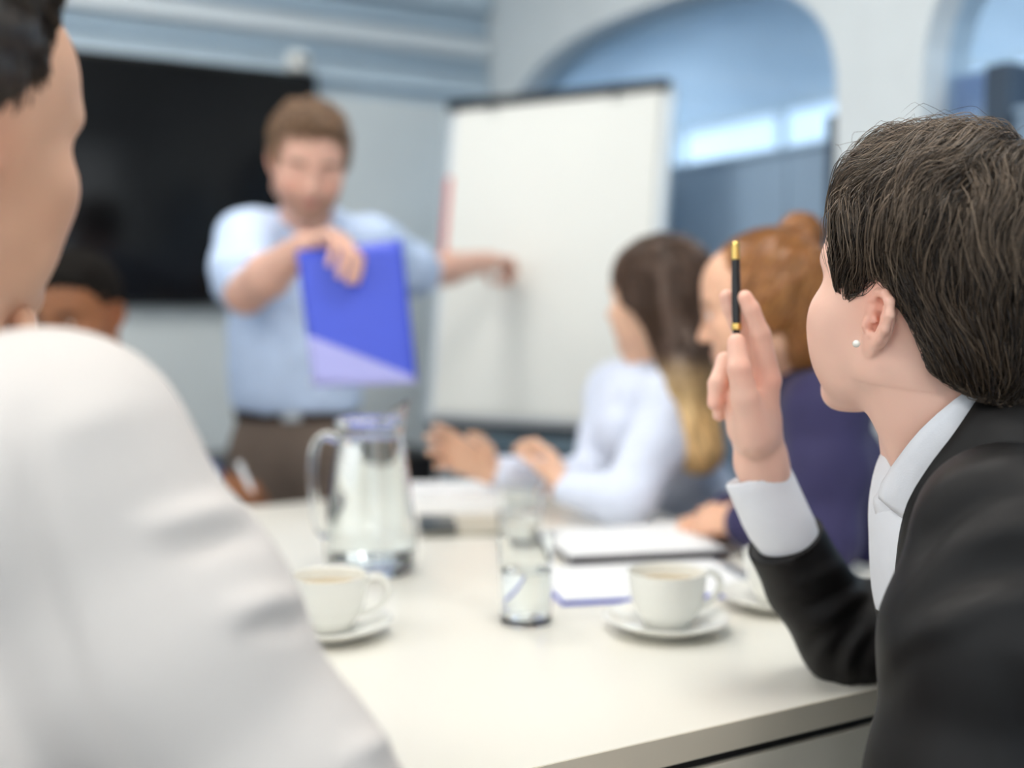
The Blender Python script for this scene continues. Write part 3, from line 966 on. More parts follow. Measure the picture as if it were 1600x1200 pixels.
def head_shape(h, fem=False, neck=None, fine=False, sc=1.0, jaw=1.0, nr=None, ears=(-1, 1), back=0.42, tilt=.22, es=1.0, ez=-.012):
    """head in its own frame: x right, y forward, z up, origin between the ears at eye height; neck: list of (point, radius)"""
    S = Shape(h)
    S.ell((0, -.016, .030), (.0765, .097, .0885))
    S.ell((0, .018, -.030), (.0640, .070, .080), k=.05)
    S.ell((0, .040, .045), (.058, .048, .050), k=.03)
    for s in (-1, 1):
        S.ell((s * .047, .053, -.027), (.022, .022, .021), k=.025)              # cheekbone
        S.cone((s * .056 * jaw, -.004, -.066), (s * .020, .066, -.101), .017, .016, k=.03)   # jaw
        S.cone((s * .040, .070, .017), (s * .012, .082, .014), .010, .010, k=.02)     # brow
        S.ell((s * .038, .048, -.062), (.020, .022, .026), k=.03)
        if fem: S.ell((s * .045, .046, -.045), (.020, .022, .030), k=.03)
    S.ell((0, .072, -.100), (.019, .016, .015), k=.02)
    S.ell((0, .068, -.066), (.030, .024, .024), k=.02)
    for s in (-1, 1): S.ell((s * .054, .092, .003), (.019, .0165, .0105), k=.016, op='-')     # hollow beside the eye
    for s in (-1, 1):
        S.ell((s * .031, .099, -.002), (.017, .014, .0105), k=.012, op='-')
        S.ell((s * .031, .0735, -.001), (.0125, .0125, .0115), k=.004)
    L = .010 if fem else .013
    S.cone((0, .082, .010), (0, .099 + L * .6, -.030), .0075, .0095, k=.010)
    S.ell((0, .100 + L * .6, -.034), (.010, .010, .009), k=.006)
    for s in (-1, 1):
        S.ell((s * .011, .094, -.037), (.0075, .010, .007), k=.005)
    S.ell((0, .0895, -.0625), (.021, .0085, .0058), k=.005)
    S.ell((0, .0880, -.0725), (.018, .0085, .0065), k=.005)
    S.ell((0, .0985, -.0670), (.020, .006, .0016), k=.003, op='-')
    for s in ears: ear_ops(S, s, fine, back, tilt, es, ez)
    if neck:
        for (a, ra), (b, rb) in zip(neck[:-1], neck[1:]):
            S.cone(a, b, ra, rb, k=.025)
    return S

def skin_colors(v, base, lips=None, brow=None, beard=None, blush=0.0, local=True):
    """real pigment only: lips, brows, stubble, a redder nose, cheek and ear"""
    base = np.array(base)
    c = np.tile(base, (len(v), 1))
    n = vnoise(v * 60)[:, None]
    c = c * (1 + .05 * n)
    def blend(m, col):
        nonlocal c
        m = np.clip(m, 0, 1)[:, None]
        c = c * (1 - m) + np.array(col) * m
    x, y, z = v[:, 0], v[:, 1], v[:, 2]
    if local:
        red = base * np.array([1.05, .80, .76])
        ears = np.exp(-((np.abs(x) - .082) / .016) ** 2 - ((y + .012) / .026) ** 2 - ((z + .008) / .036) ** 2)
        blend(ears * (0.45 + blush), red)
        ch = np.exp(-((np.abs(x) - .045) / .022) ** 2 - ((y - .065) / .03) ** 2 - ((z + .033) / .022) ** 2)
        blend(ch * (0.25 + blush), red)
        if lips is not None:
            m = np.exp(-(x / .019) ** 4 - ((z + .0670) / .0105) ** 4) * (y > .078)
            blend(m * .8, lips)
        if brow is not None:
            arc = .022 - 6.0 * (np.abs(x) - .032) ** 2
            m = np.exp(-((np.abs(x) - .033) / .019) ** 4 - ((z - arc) / .0058) ** 4) * (y > .05)
            blend(m * .85, brow)
        if beard is not None:
            m = np.clip((-.040 - z) / .022, 0, 1) * np.clip((y - .0) / .03, 0, 1)
            m = m * (1 - np.exp(-(x / .016) ** 4 - ((z + .067) / .0075) ** 4))
            m = m * np.clip((z + .135) / .02, 0, 1)
            blend(m * .55, beard)
    return c

def to_world(v, C, R, sc=1.0):
    return (np.asarray(v) * sc) @ R.T + C
def to_local(p, C, R, sc=1.0):
    return ((np.asarray(p) - C) @ R) / sc

def limb_hand(S, elbow, wrist, fwd, palm, side, re=.042, rw=.027, curls=(20, 20, 20, 20), thumb=(0.5, 0.3), sc=1.0, spread=4.0):
    """forearm and hand. fwd: wrist to knuckles, palm: the way the palm faces, side: towards the thumb"""
    fwd = unit(fwd); side = unit(side - fwd * (side @ fwd)); palm_ = np.cross(fwd, side)
    palm = palm_ if palm_ @ palm > 0 else -palm_
    if elbow is not None:
        m = np.asarray(elbow) * .6 + np.asarray(wrist) * .4
        S.cone(elbow, m, re, re * .95, k=.02); S.cone(m, wrist, re * .95, rw, k=.02)
    s = sc
    w = np.asarray(wrist, float)
    # palm: a flat slab of four blended cones
    for o, L in ((.027, .086), (.009, .090), (-.009, .086), (-.026, .078)):
        S.cone(w + side * o * .55 * s + fwd * .012 * s, w + side * o * s + fwd * L * s, .0145 * s, .0115 * s, k=.012)
    fl = ((.046, .026, .022), (.050, .030, .023), (.046, .028, .022), (.036, .021, .020))
    tips = []
    for i, (o, L) in enumerate(((.027, .086), (.009, .090), (-.009, .086), (-.026, .078))):
        p = w + side * o * s + fwd * L * s
        a = math.radians(spread * (1.5 - i))
        d0 = unit(fwd * math.cos(a) + side * math.sin(a))
        ang = 0.0
        r = (.0098, .0092, .0085, .0076)
        if i == 3: r = tuple(x * .88 for x in r)
        c = curls[i] if not isinstance(curls[i], (tuple, list)) else None
        cs = (c, c * 1.1, c * .8) if c is not None else curls[i]
        for j in range(3):
            ang += math.radians(cs[j])
            d = d0 * math.cos(ang) + palm * math.sin(ang)
            q = p + d * fl[i][j] * s
            S.cone(p, q, r[j] * s, r[j + 1] * s, k=.003)
            p = q
        tips.append(p)
    tb0 = w + side * .020 * s + fwd * .018 * s + palm * .008 * s
    d1 = unit(side * .75 + fwd * .75 + palm * thumb[0])
    t1 = tb0 + d1 * .042 * s
    d2 = unit(side * .35 + fwd * 1.0 + palm * thumb[1])
    t2 = t1 + d2 * .032 * s
    t3 = t2 + unit(fwd * 1.0 + palm * thumb[1] * 1.3) * .026 * s
    S.cone(tb0, t1, .0165 * s, .0125 * s, k=.012); S.cone(t1, t2, .0115 * s, .0105 * s, k=.004); S.cone(t2, t3, .0105 * s, .0085 * s, k=.003)
    return tips

def body_core(pel, chest, neck, shl, shr, arms, fat=1.0):
    """the coarse part of the body that the clothes hide: trunk, upper arms; joined with head and hands into one figure"""
    S = Shape(.012)
    lat = unit(np.asarray(shl) - np.asarray(shr))
    S.cone(pel, chest, .12 * fat, .125 * fat, k=.05, lat=lat, ratio=.62)
    S.cone(chest, neck, .11 * fat, .05, k=.05, lat=lat, ratio=.7)
    S.cone(shl, shr, .045, .045, k=.05)
    for pts in arms:
        for a, b in zip(pts[:-1], pts[1:]): S.cone(a, b, .036, .030, k=.03)
    return S

def torso_ops(S, pel, chest, neck, shl, shr, wp, wc, ws, ratio=.62, k=.05, nr=.06):
    lat = unit(np.asarray(shl) - np.asarray(shr))
    S.cone(pel, chest, wp, wc, k=k, lat=lat, ratio=ratio)
    S.cone(chest, neck, wc * .92, nr, k=k, lat=lat, ratio=ratio * 1.1)
    mid = (np.asarray(shl) + np.asarray(shr)) / 2
    S.cone(shl, mid, ws, ws * 1.05, k=k); S.cone(mid, shr, ws * 1.05, ws, k=k)
    S.cone(mid, neck, ws * 1.05, nr, k=k)
def sleeve_ops(S, pts, rs, k=.03):
    for a, b, ra, rb in zip(pts[:-1], pts[1:], rs[:-1], rs[1:]):
        S.cone(a, b, ra, rb, k=k)

def collar(neck, up, fwd, r0, r1, h, gap=35, fall=.035, thick=.003, out=.012):
    """shirt collar: a stand round the neck and a leaf folded down over it, open at the front"""
    up = unit(up); f = unit(fwd - up * (fwd @ up)); l = np.cross(up, f)
    g = []
    for i in range(41):
        t = math.radians(gap + (360 - 2 * gap) * i / 40)
        d = f * math.cos(t) + l * math.sin(t)
        front = max(0, math.cos(t))
        row = []
        for (r, z) in ((r0, -.012), (r0, 0), (r0 * .98, h * .5), (r1, h), (r1 + .004, h + .003), (r1 + .008, h - .002), (r1 + out + .008, h * .45 - fall * .2), (r1 + out + .016, h - fall * (1 + .9 * front))):
            row.append(neck + d * r + up * (z - .018 * front))
        g.append(row)
    return sheet(g, thick)

def lower_body(root, pel, fwd, mat_tr, mat_sh, label=None, w=.13, knee_out=.11, stand=None, thigh=.42, spread=.09, h=.012, shift=(0, 0)):
    """trousers and shoes of a seated person"""
    f = unit(V(fwd[0], fwd[1], 0)); l = V(-f[1], f[0], 0)
    S = Shape(h)
    S.cone(pel + UP * .06, pel, w * .95, w * 1.05, k=.05, lat=l, ratio=.72)
    feet = []
    for s in (-1, 1):
        hip = pel + l * s * spread - UP * .02
        knee = hip + f * thigh + l * s * (knee_out - spread) + UP * .0
        knee[2] = min(knee[2], .53)
        ank = knee + f * .04; ank[2] = .10
        S.cone(hip, knee, .078, .062, k=.05); S.cone(knee, ank, .060, .050, k=.03)
        feet.append(ank)
    put('trousers', wrinkle(S.mesh(), .006, 9, seed=3), mat_tr, root)
    for a in feet:
        Q = Shape(.008)
        Q.ell(V(a[0], a[1], .045) + f * .0, (.042, .042, .045), k=.02)
        Q.cone(V(a[0], a[1], .034), V(a[0], a[1], .030) + f * .17, .036, .030, k=.02, lat=l, ratio=.75)
        Q.plane(V(0, 0, .002), V(0, 0, -1), k=.004)
        put('shoe', Q.mesh(), mat_sh, root)

def eyes(root, C, R, sc):
    for s in (-1, 1):
        c = to_world(V(s * .031, .0749, -.001), C, R, sc)
        e = put('eye', lathe([(0, -.0118), (.006, -.0102), (.0102, -.006), (.0118, 0), (.0102, .006), (.006, .0102), (0, .0118)], c, 20, axis=R[:, 1]), MAT['eye_white'], root)
        put('iris', lathe([(0, .0122), (.003, .0120), (.0055, .0108), (.0056, .0100), (0, .0100)], c, 16, axis=unit(R[:, 1])), MAT['iris'], e)

def strands(S, roots, field, n_steps, step, lift, seed=1, rad=(.00035, .00055), colors=None, wob=0.25, noise_f=22.0, C=None, R=None, sc=1.0, keep=None, sides=3):
    """hair strands that run over the hair shape S along a direction field; returns one mesh"""
    rng = np.random.default_rng(seed)
    n = len(roots)
    p = roots.copy()
    depth = rng.random(n) ** 1.5
    per = rng.normal(0, 1, (n, 3)) * .12
    pts = [p.copy()]
    ln = rng.uniform(.55, 1.0, n)
    alive = np.ones(n, bool)
    for k in range(n_steps):
        nrm = S.grad(p)
        d = field(p)
        w = np.stack([vnoise(p * noise_f + 3.1), vnoise(p * noise_f + 17.7), vnoise(p * noise_f + 31.3)], axis=1)
        d = d / (np.linalg.norm(d, axis=1, keepdims=True) + 1e-9) + wob * w + per
        d = d - nrm * (d * nrm).sum(1, keepdims=True)
        d /= np.linalg.norm(d, axis=1, keepdims=True) + 1e-9
        p = p + d * step * ln[:, None]
        sd = S.eval(p)
        t = (k + 1) / n_steps
        target = -.004 + lift * (0.25 + depth) * (1 - .5 * t)
        p = p - nrm * np.clip(sd - target, -.004, .004)[:, None] * .8
        pts.append(p.copy())
    pts = np.stack(pts, axis=1)                # n, m, 3
    if keep is not None:
        ok = keep(pts); pts = pts[ok]
        if colors is not None: colors = colors[ok]
        n = len(pts)
    m = pts.shape[1]
    W = to_world(pts.reshape(-1, 3), C, R, sc).reshape(n, m, 3) if C is not None else pts
    return hair_mesh(W, rng.uniform(rad[0], rad[1], n), colors, sides)
def hair_mesh(W, r, colors, sides=3):
    n, m = W.shape[:2]
    T = np.gradient(W, axis=1); T /= np.linalg.norm(T, axis=2, keepdims=True) + 1e-12
    ref = np.array([.31, .52, .79])
    N = np.cross(T, ref); N /= np.linalg.norm(N, axis=2, keepdims=True) + 1e-12
    B = np.cross(T, N)
    prof = np.ones(m); prof[0] = .6; prof[-1] = .12; prof[-2] = .5
    rr = r[:, None] * prof[None, :]
    ring = []
    for j in range(sides):
        a = 2 * math.pi * j / sides
        ring.append(W + (N * math.cos(a) + B * math.sin(a)) * rr[..., None])
    v = np.stack(ring, axis=2).reshape(-1, 3)
    base = (np.arange(n)[:, None, None] * m + np.arange(m - 1)[None, :, None]) * sides
    j = np.arange(sides)[None, None, :]
    j2 = (j + 1) % sides
    F = np.stack([base + j, base + j2, base + sides + j2, base + sides + j], axis=-1).reshape(-1, 4)
    c = None
    if colors is not None:
        c = np.repeat(colors, m * sides, axis=0)
    return (v, F, c) if c is not None else (v, F)
def surface_points(vf, n, rng, keep=None):
    v, F = vf[0], vf[1]
    a = np.linalg.norm(np.cross(v[F[:, 2]] - v[F[:, 0]], v[F[:, 3]] - v[F[:, 1]]), axis=1)
    c = v[F].mean(1)
    if keep is not None: a = a * keep(c)
    i = rng.choice(len(F), n, p=a / a.sum())
    w = rng.dirichlet((1, 1, 1, 1), n)
    return (v[F[i]] * w[..., None]).sum(1)
def hair_cols(n, rng, dark, light, bias=1.6):
    t = rng.random(n)[:, None] ** bias
    return np.array(dark) * (1 - t) + np.array(light) * t

# ------------------------------------------------------------------ person in the black jacket, near right
MAT['black_cloth'] = simple_mat('black_suit_cloth', lin((21, 19, 19)), 0.55, 0.3, var=0.12, scale=30, bump=0.12, bscale=900)
MAT['white_cloth'] = simple_mat('white_shirt_cloth', lin((232, 233, 238)), 0.8, 0.2, var=0.015, scale=40, bump=0.12, bscale=700)
MAT['pearl'] = simple_mat('pearl', lin((240, 234, 222)), 0.15, 0.6, coat=0.6)
MAT['gold'] = simple_mat('gold', lin((226, 190, 110)), 0.25, 0.5, metal=1.0)
MAT['lacquer'] = simple_mat('black_lacquer', lin((16, 15, 15)), 0.2, 0.5)
MAT['shoe'] = simple_mat('black_shoe_leather', lin((26, 25, 25)), 0.35, 0.5)
SK1 = (.88, .545, .425)
def person_w1():
    root = empty('person', V(.56, 1.06, 0), 'person in black jacket with short dark hair and pearl earring, raising a pen', 'person')
    sc = 1.03
    R = basis(V(math.cos(math.radians(122)), math.sin(math.radians(122)), 0), -7, 0)
    C = P(1366, 503, 1.0) - R @ (V(-.078, -.014, -.024) * sc)
    nb = P(1480, 700, 1.075); nb2 = P(1535, 800, 1.08)
    nk = [(V(0, -.012, -.055), .050), (V(0, -.026, -.092), .0475), (to_local(nb, C, R, sc), .052), (to_local(nb2, C, R, sc), .058)]
    S = head_shape(.0019, True, nk, True, jaw=.96, back=.24, tilt=.10, es=.86, ez=-.024)
    S.cone(V(-.030, -.020, -.07), to_local(P(1425, 715, 1.03), C, R, sc), .022, .014, k=.03)
    v, F = S.mesh(2)
    col = skin_colors(v, SK1, lips=(.56, .22, .2), brow=(.10, .06, .045), blush=.25)
    head = (to_world(v, C, R, sc), F, col)
    # raised hand: thumb towards the camera, pen between thumb and two fingers
    Hs = Shape(.0022)
    wr = P(1189, 722, 1.225); el = P(1322, 998, 1.275)
    Hs.cone(el, P(1230, 846, 1.238), .034, .022, k=.02); Hs.cone(P(1230, 846, 1.238), wr, .024, .0245, k=.02)
    Hs.cone(wr, P(1183, 660, 1.215), .0245, .024, k=.02)
    for (a, b, ra, rb) in (((1188, 675, 1.205), (1200, 596, 1.196), .019, .0130), ((1180, 672, 1.222), (1189, 590, 1.214), .018, .0130),
                           ((1172, 675, 1.238), (1174, 596, 1.232), .018, .0125), ((1168, 682, 1.250), (1160, 612, 1.247), .016, .0115),
                           ((1160, 668, 1.21), (1150, 622, 1.215), .016, .014)):
        Hs.cone(P(*a), P(*b), ra, rb, k=.014)
    def finger(pts, rs):
        Hs.path([P(*p) for p in pts], rs, k=.0035)
    finger([(1202, 594, 1.196), (1187, 522, 1.193), (1173, 484, 1.191), (1164, 465, 1.190)], [.0128, .0108, .0092, .0080])      # index
    finger([(1189, 590, 1.214), (1160, 520, 1.214), (1143, 482, 1.212), (1136, 464, 1.211)], [.0128, .0106, .0092, .0082])      # middle
    finger([(1174, 596, 1.232), (1134, 566, 1.226), (1121, 600, 1.212), (1117, 630, 1.208)], [.0118, .0105, .0098, .0082])      # ring
    finger([(1160, 612, 1.247), (1130, 596, 1.246), (1124, 626, 1.236), (1124, 648, 1.232)], [.0108, .0094, .0086, .0074])      # little
    Hs.cone(P(1178, 684, 1.188), P(1164, 622, 1.176), .0190, .0140, k=.016)
    finger([(1164, 622, 1.176), (1155, 576, 1.174), (1151, 535, 1.181)], [.0138, .0120, .0094])                                  # thumb
    hv, hF = Hs.mesh(2)
    hc = skin_colors(hv, SK1, local=False)
    redk = np.zeros(len(hv))
    for q in ((1164, 465, 1.19), (1140, 465, 1.211), (1117, 632, 1.208), (1151, 535, 1.181), (1202, 592, 1.19), (1155, 580, 1.168)):
        redk += np.exp(-((hv - P(*q)) ** 2).sum(1) / .013 ** 2)
    m = np.clip(redk * .45, 0, .55)[:, None]
    hc = hc * (1 - m) + np.array(SK1) * np.array([1.03, .78, .74]) * m
    # trunk and the left arm that hangs at her side
    shl = P(1578, 838, .90); shr = P(1530, 866, 1.20); chest = P(1550, 905, 1.065); pel = V(.585, 1.06, .52)
    ell = P(1492, 1225, .86); wl = V(.31, .93, .62)
    core = body_core(pel, chest, nb2, shl, shr, [[shl, ell, wl], [shr, el]], .86)
    cv, cF = core.mesh(1)
    LH = Shape(.005)
    limb_hand(LH, ell, wl, V(-.9, .1, -.05), V(0, 0, -1), V(.3, .9, 0), curls=(15, 18, 20, 22))
    lv, lF = LH.mesh(1)
    put('body', merge(head, (hv, hF, hc), (cv, cF, np.tile(SK1, (len(cv), 1))), (lv, lF, skin_colors(lv, SK1, local=False))), SKIN_MAT, root)
    eyes(root, C, R, sc)
    # earring
    ep = P(1338, 537, .992)
    er = put('earring', lathe([(0, -.0034), (.0017, -.0029), (.0029, -.0017), (.0034, 0), (.0029, .0017), (.0017, .0029), (0, .0034)], ep, 20), MAT['pearl'], root)
    er['label'] = 'small white pearl stud'
    # shirt: chest under the jacket, open collar, folded cuff
    W = Shape(.005)
    torso_ops(W, pel + UP * .05, chest + V(-.004, 0, .01), nb + V(.01, .0, -.03), shl + V(-.01, .03, -.02), shr + V(-.01, -.03, -.02), .125, .128, .055, ratio=.66, nr=.056)
    W.cone(P(1448, 815, 1.06), P(1475, 930, 1.06), .040, .045, k=.05)
    W.cone(nb2, to_local(V(0, 0, 0), V(0, 0, 0), np.eye(3)) + nb + UP * .05, .05, .056, k=0, op='-')
    put('shirt', wrinkle(W.mesh(2), .003, 16, seed=5), MAT['white_cloth'], root)
    def strip(top, bot, n=22, mids=None, thick=.003, belly=.006, name='collar', mat='white_cloth', nout=V(-.6, -.7, .3)):
        a = spline([P(*q) for q in top], 6); b = spline([P(*q) for q in bot], 6)
        a = a[np.linspace(0, len(a) - 1, n).astype(int)]; b = b[np.linspace(0, len(b) - 1, n).astype(int)]
        g = []
        for i in range(n):
            row = []
            for j in range(7):
                t = j / 6
                row.append(a[i] * (1 - t) + b[i] * t + unit(nout) * belly * math.sin(math.pi * t))
            g.append(row)
        return put(name, sheet(g, thick), MAT[mat], root)
    # collar leaf: from the nape down to the point, its upper edge against the neck
    strip([(1556, 578, 1.075), (1536, 596, 1.000), (1492, 624, .978), (1440, 670, .984), (1400, 722, 1.010), (1385, 746, 1.033)],
          [(1585, 612, 1.075), (1560, 650, .982), (1515, 715, .966), (1470, 800, .985), (1420, 812, 1.0), (1374, 778, 1.03)], belly=.004)
    strip([(1384, 750, 1.04), (1374, 768, 1.045), (1366, 782, 1.05), (1372, 810, 1.05), (1384, 850, 1.05), (1397, 896, 1.05)],
          [(1430, 790, 1.0), (1432, 810, 1.0), (1432, 830, 1.0), (1432, 850, 1.005), (1435, 880, 1.01), (1442, 920, 1.02)], name='placket', belly=.003)
    # cuff, folded back over the jacket sleeve
    ca, cb = P(1183, 745, 1.234), P(1224, 830, 1.235)
    cuax = unit(cb - ca)
    cu = V(1, 0, 0); cu = unit(cu - cuax * (cu @ cuax)); cw = np.cross(cuax, cu)
    g = []
    for i in range(37):
        t = 2 * math.pi * i / 36
        row = []
        for s_, r_ in ((.012, .0285), (.002, .0300), (-.001, .0320), (.001, .0338), (.012, .0340), (.030, .0342), (.048, .0345), (.062, .0342), (.080, .0315), (.098, .0290)):
            rr = r_ * (1 + .035 * math.sin(2 * t + .6) + .02 * math.sin(5 * t + s_ * 80))
            row.append(ca + cuax * (s_ + .006 * math.cos(t + .5)) + (cu * math.cos(t) + cw * math.sin(t)) * rr)
        g.append(row)
    put('cuff', sheet(g, .0018), MAT['white_cloth'], root)
    # jacket
    J = Shape(.0055)
    torso_ops(J, pel + UP * .03, chest, nb + V(.032, 0, -.012), shl, shr, .145, .142, .066, ratio=.68, nr=.066)
    J.cone(chest + V(.03, 0, .0), pel + V(.035, 0, .12), .115, .115, k=.05)
    sleeve_ops(J, [shl, P(1522, 1000, .872), ell, wl + V(.03, 0, .01)], [.0705, .0655, .060, .044])
    s0 = P(1228, 842, 1.238)
    J.cone(shr, P(1425, 970, 1.25), .060, .050, k=.03)
    J.cone(P(1425, 970, 1.25), el + V(.006, 0, .0), .050, .047, k=.03)
    J.cone(el, P(1262, 912, 1.254), .049, .0450, k=.03)
    J.cone(P(1262, 912, 1.254), s0, .0450, .0430, k=.01)
    J.plane(V(0, 0, TZ + .0015), V(0, 0, -1)) if False else None
    # V opening at the front and the neck hole
    for dd in (1.04, 1.09, 1.14):
        J.cone(P(1425, 690, dd), P(1398, 800, dd), .064, .046, k=.012, op='-')
        J.cone(P(1398, 800, dd), P(1374, 900, dd), .046, .024, k=.012, op='-')
    J.cone(nb + UP * .10 + V(-.02, 0, 0), nb + V(.004, 0, -.01), .070, .060, k=.01, op='-')
    # trim the end of the raised sleeve square, just where the cuff is folded back
    sd = unit(s0 - P(1262, 912, 1.254))
    jm = J.mesh(2)
    v, F = jm
    t = (v - s0) @ sd
    near = (np.linalg.norm(v - s0, axis=1) < .09) & (t > .0)
    v = v.copy(); v[near] -= sd * (t[near] * .97)[:, None]
    jm = (v, F)
    # creases: inside the elbow of the raised arm, at the shoulder, along the hanging sleeve
    jm = wrinkle(jm, .0024, 9, seed=11)
    jm = folds(jm, [([(1208, 925), (1270, 905), (1330, 872)], .0035, 12), ([(1225, 958), (1285, 940), (1345, 905)], -.004, 10), ([(1238, 985), (1290, 968), (1348, 925)], .0045, 12),
                    ([(1258, 1012), (1300, 985), (1350, 945)], -.005, 10), ([(1275, 1048), (1292, 1000), (1330, 962)], .0045, 11), ([(1300, 1066), (1312, 1012), (1340, 975)], -.005, 9),
                    ([(1320, 1074), (1330, 1020), (1356, 980)], .0045, 10), ([(1342, 1072), (1348, 1030), (1366, 995)], -.004, 9)], 1.1, 1.35)
    jm = folds(jm, [([(1412, 885), (1440, 815), (1500, 748), (1610, 712)], .0055, 22), ([(1425, 900), (1470, 830), (1530, 785), (1620, 765)], -.0045, 17),
                    ([(1420, 925), (1480, 865), (1560, 832), (1630, 818)], .0050, 20), ([(1412, 985), (1450, 935), (1530, 900), (1620, 885)], -.0065, 24),
                    ([(1395, 1010), (1450, 985), (1540, 945), (1620, 935)], .0050, 24), ([(1375, 1090), (1420, 1030), (1460, 1005)], -.0030, 22), ([(1560, 1010), (1590, 1090), (1600, 1180)], -.003, 30)], .6, 1.02)
    put('jacket', jm, MAT['black_cloth'], root)
    strip([(1550, 594, 1.06), (1524, 630, .972), (1490, 680, .957), (1454, 727, .955), (1423, 778, .962), (1409, 830, .980), (1402, 888, 1.005)],
          [(1660, 600, 1.06), (1640, 660, .955), (1590, 735, .932), (1530, 810, .934), (1474, 868, .955), (1438, 905, .980), (1415, 930, 1.005)], name='lapel', mat='black_cloth', belly=.006, thick=.004)
    lower_body(root, V(.585, 1.06, .50), V(-1, .1, 0), MAT['black_cloth'], MAT['shoe'])
    # ------------- hair
    Q = Shape(.0028)
    Q.ell((0, -.026, .047), (.0885, .110, .094), k=.02)
    Q.ell((0, -.070, -.020), (.070, .052, .080), k=.035)
    Q.ell((0, .036, .084), (.058, .042, .049), k=.03)
    for s in (-1, 1): Q.ell((s * .062, .014, .038), (.019, .038, .052), k=.02)
    Q.ell((0, .1295, -.002), (.2, .100, .108), k=.005, op='-')
    for s in (-1, 1):
        Q.ell((s * .078, -.010, -.102), (.064, .060, .104), k=.006, op='-')
        Q.ell((s * .094, -.014, -.018), (.030, .022, .034), k=.004, op='-')
    Q.plane((0, -.06, -.056), (0, .55, -1), k=.006)
    qm = Q.mesh(2)
    rng = np.random.default_rng(3)
    cap = wrinkle(qm, .0030, 55, axis=V(0, .3, 1), stretch=4, seed=2)
    cap = (to_world(cap[0] - vnormals(qm[0], qm[1]) * .0035, C, R, sc), qm[1], hair_cols(len(qm[0]), rng, (.012, .008, .006), (.020, .013, .010)))
    Wh = V(.012, -.070, .135)
    def field(p):
        d = p - Wh
        d = d / (np.linalg.norm(d, axis=1, keepdims=True) + 1e-6)
        low = np.clip((.065 - p[:, 2]) / .07, 0, 1)[:, None]
        behind = np.clip((.012 - p[:, 1]) / .03, 0, 1)[:, None]
        g = np.array([0, 0, -1.0])
        top = np.clip((p[:, 2] - .08) / .05, 0, 1)[:, None]
        sweep = np.array([-.75, .15, 0])
        out = d * 1.0 + g * (0.35 + .7 * low) + top * sweep * .8 + low * behind * np.array([0, -.55, 0]) + low * (1 - behind) * np.array([0, .12, 0])
        return out
    def tidy(pts):
        # no strand may hang over the face
        e = ((pts[..., 0]) / .2) ** 2 + ((pts[..., 1] - .1335) / .100) ** 2 + ((pts[..., 2] + .002) / .106) ** 2
        return (e > .96).all(1)
    n = 11500
    roots = surface_points(qm, n, rng, keep=lambda c: np.where(c[:, 2] > -.03, 1.0, .5) * np.where((c[:, 0] < .04), 1.0, .45))
    z = roots[:, 2]
    cols = hair_cols(n, rng, (.013, .0085, .0065), (.13, .088, .056), 2.0)
    st = strands(Q, roots, field, 11, .0062, .0075, seed=4, rad=(.00024, .00048), colors=cols, wob=.42, noise_f=26, C=C, R=R, sc=sc, keep=tidy)
    # loose top locks, a little higher, coloured lighter to carry the light from above
    r2 = surface_points(qm, 2600, rng, keep=lambda c: (c[:, 2] > .075) * 1.0)
    st2 = strands(Q, r2, field, 12, .0075, .019, seed=9, rad=(.00022, .00042), colors=hair_cols(2600, rng, (.04, .028, .02), (.27, .195, .135), 1.2), wob=.85, noise_f=30, C=C, R=R, sc=sc, keep=tidy)
    r3 = surface_points(qm, 90, rng, keep=lambda c: (c[:, 2] > .10) * 1.0)
    st3 = strands(Q, r3, field, 12, .006, .040, seed=12, rad=(.00012, .00020), colors=hair_cols(90, rng, (.03, .02, .014), (.09, .06, .04), 1.4), wob=1.2, noise_f=30, C=C, R=R, sc=sc, keep=tidy)
    hr = put('hair', merge(cap, st, st2, st3), HAIR_MAT, root)
    hr['label'] = 'short layered dark brown hair'
    # pen
    p0, p1 = P(1151, 531, 1.191), P(1149, 377, 1.197)
    ax = unit(p1 - p0); L = np.linalg.norm(p1 - p0)
    pen = empty('pen', p0, 'slim black pen with gold tip and ring in the raised hand', 'pen')
    put('barrel', lathe([(0, 0), (.0030, 0), (.0042, .012), (.0046, .03), (.0046, L * .60), (.0043, L * .815), (0, L * .815)], p0, 20, axis=ax), MAT['lacquer'], pen)
    put('ring', lathe([(.0046, .010), (.0053, .0105), (.0053, .0165), (.0047, .017), (.0040, .0165), (.0040, .0105)], p0, 20, axis=ax, closed=True), MAT['gold'], pen)
    put('cap_tip', lathe([(.0030, L * .812), (.0045, L * .813), (.0043, L * .95), (.0040, L * .985), (.0030, L), (0, L)], p0, 20, axis=ax), MAT['gold'], pen)
    chair(V(.70, 1.06), V(-1, .1), 'dark meeting chair under the person in the black jacket')
person_w1()

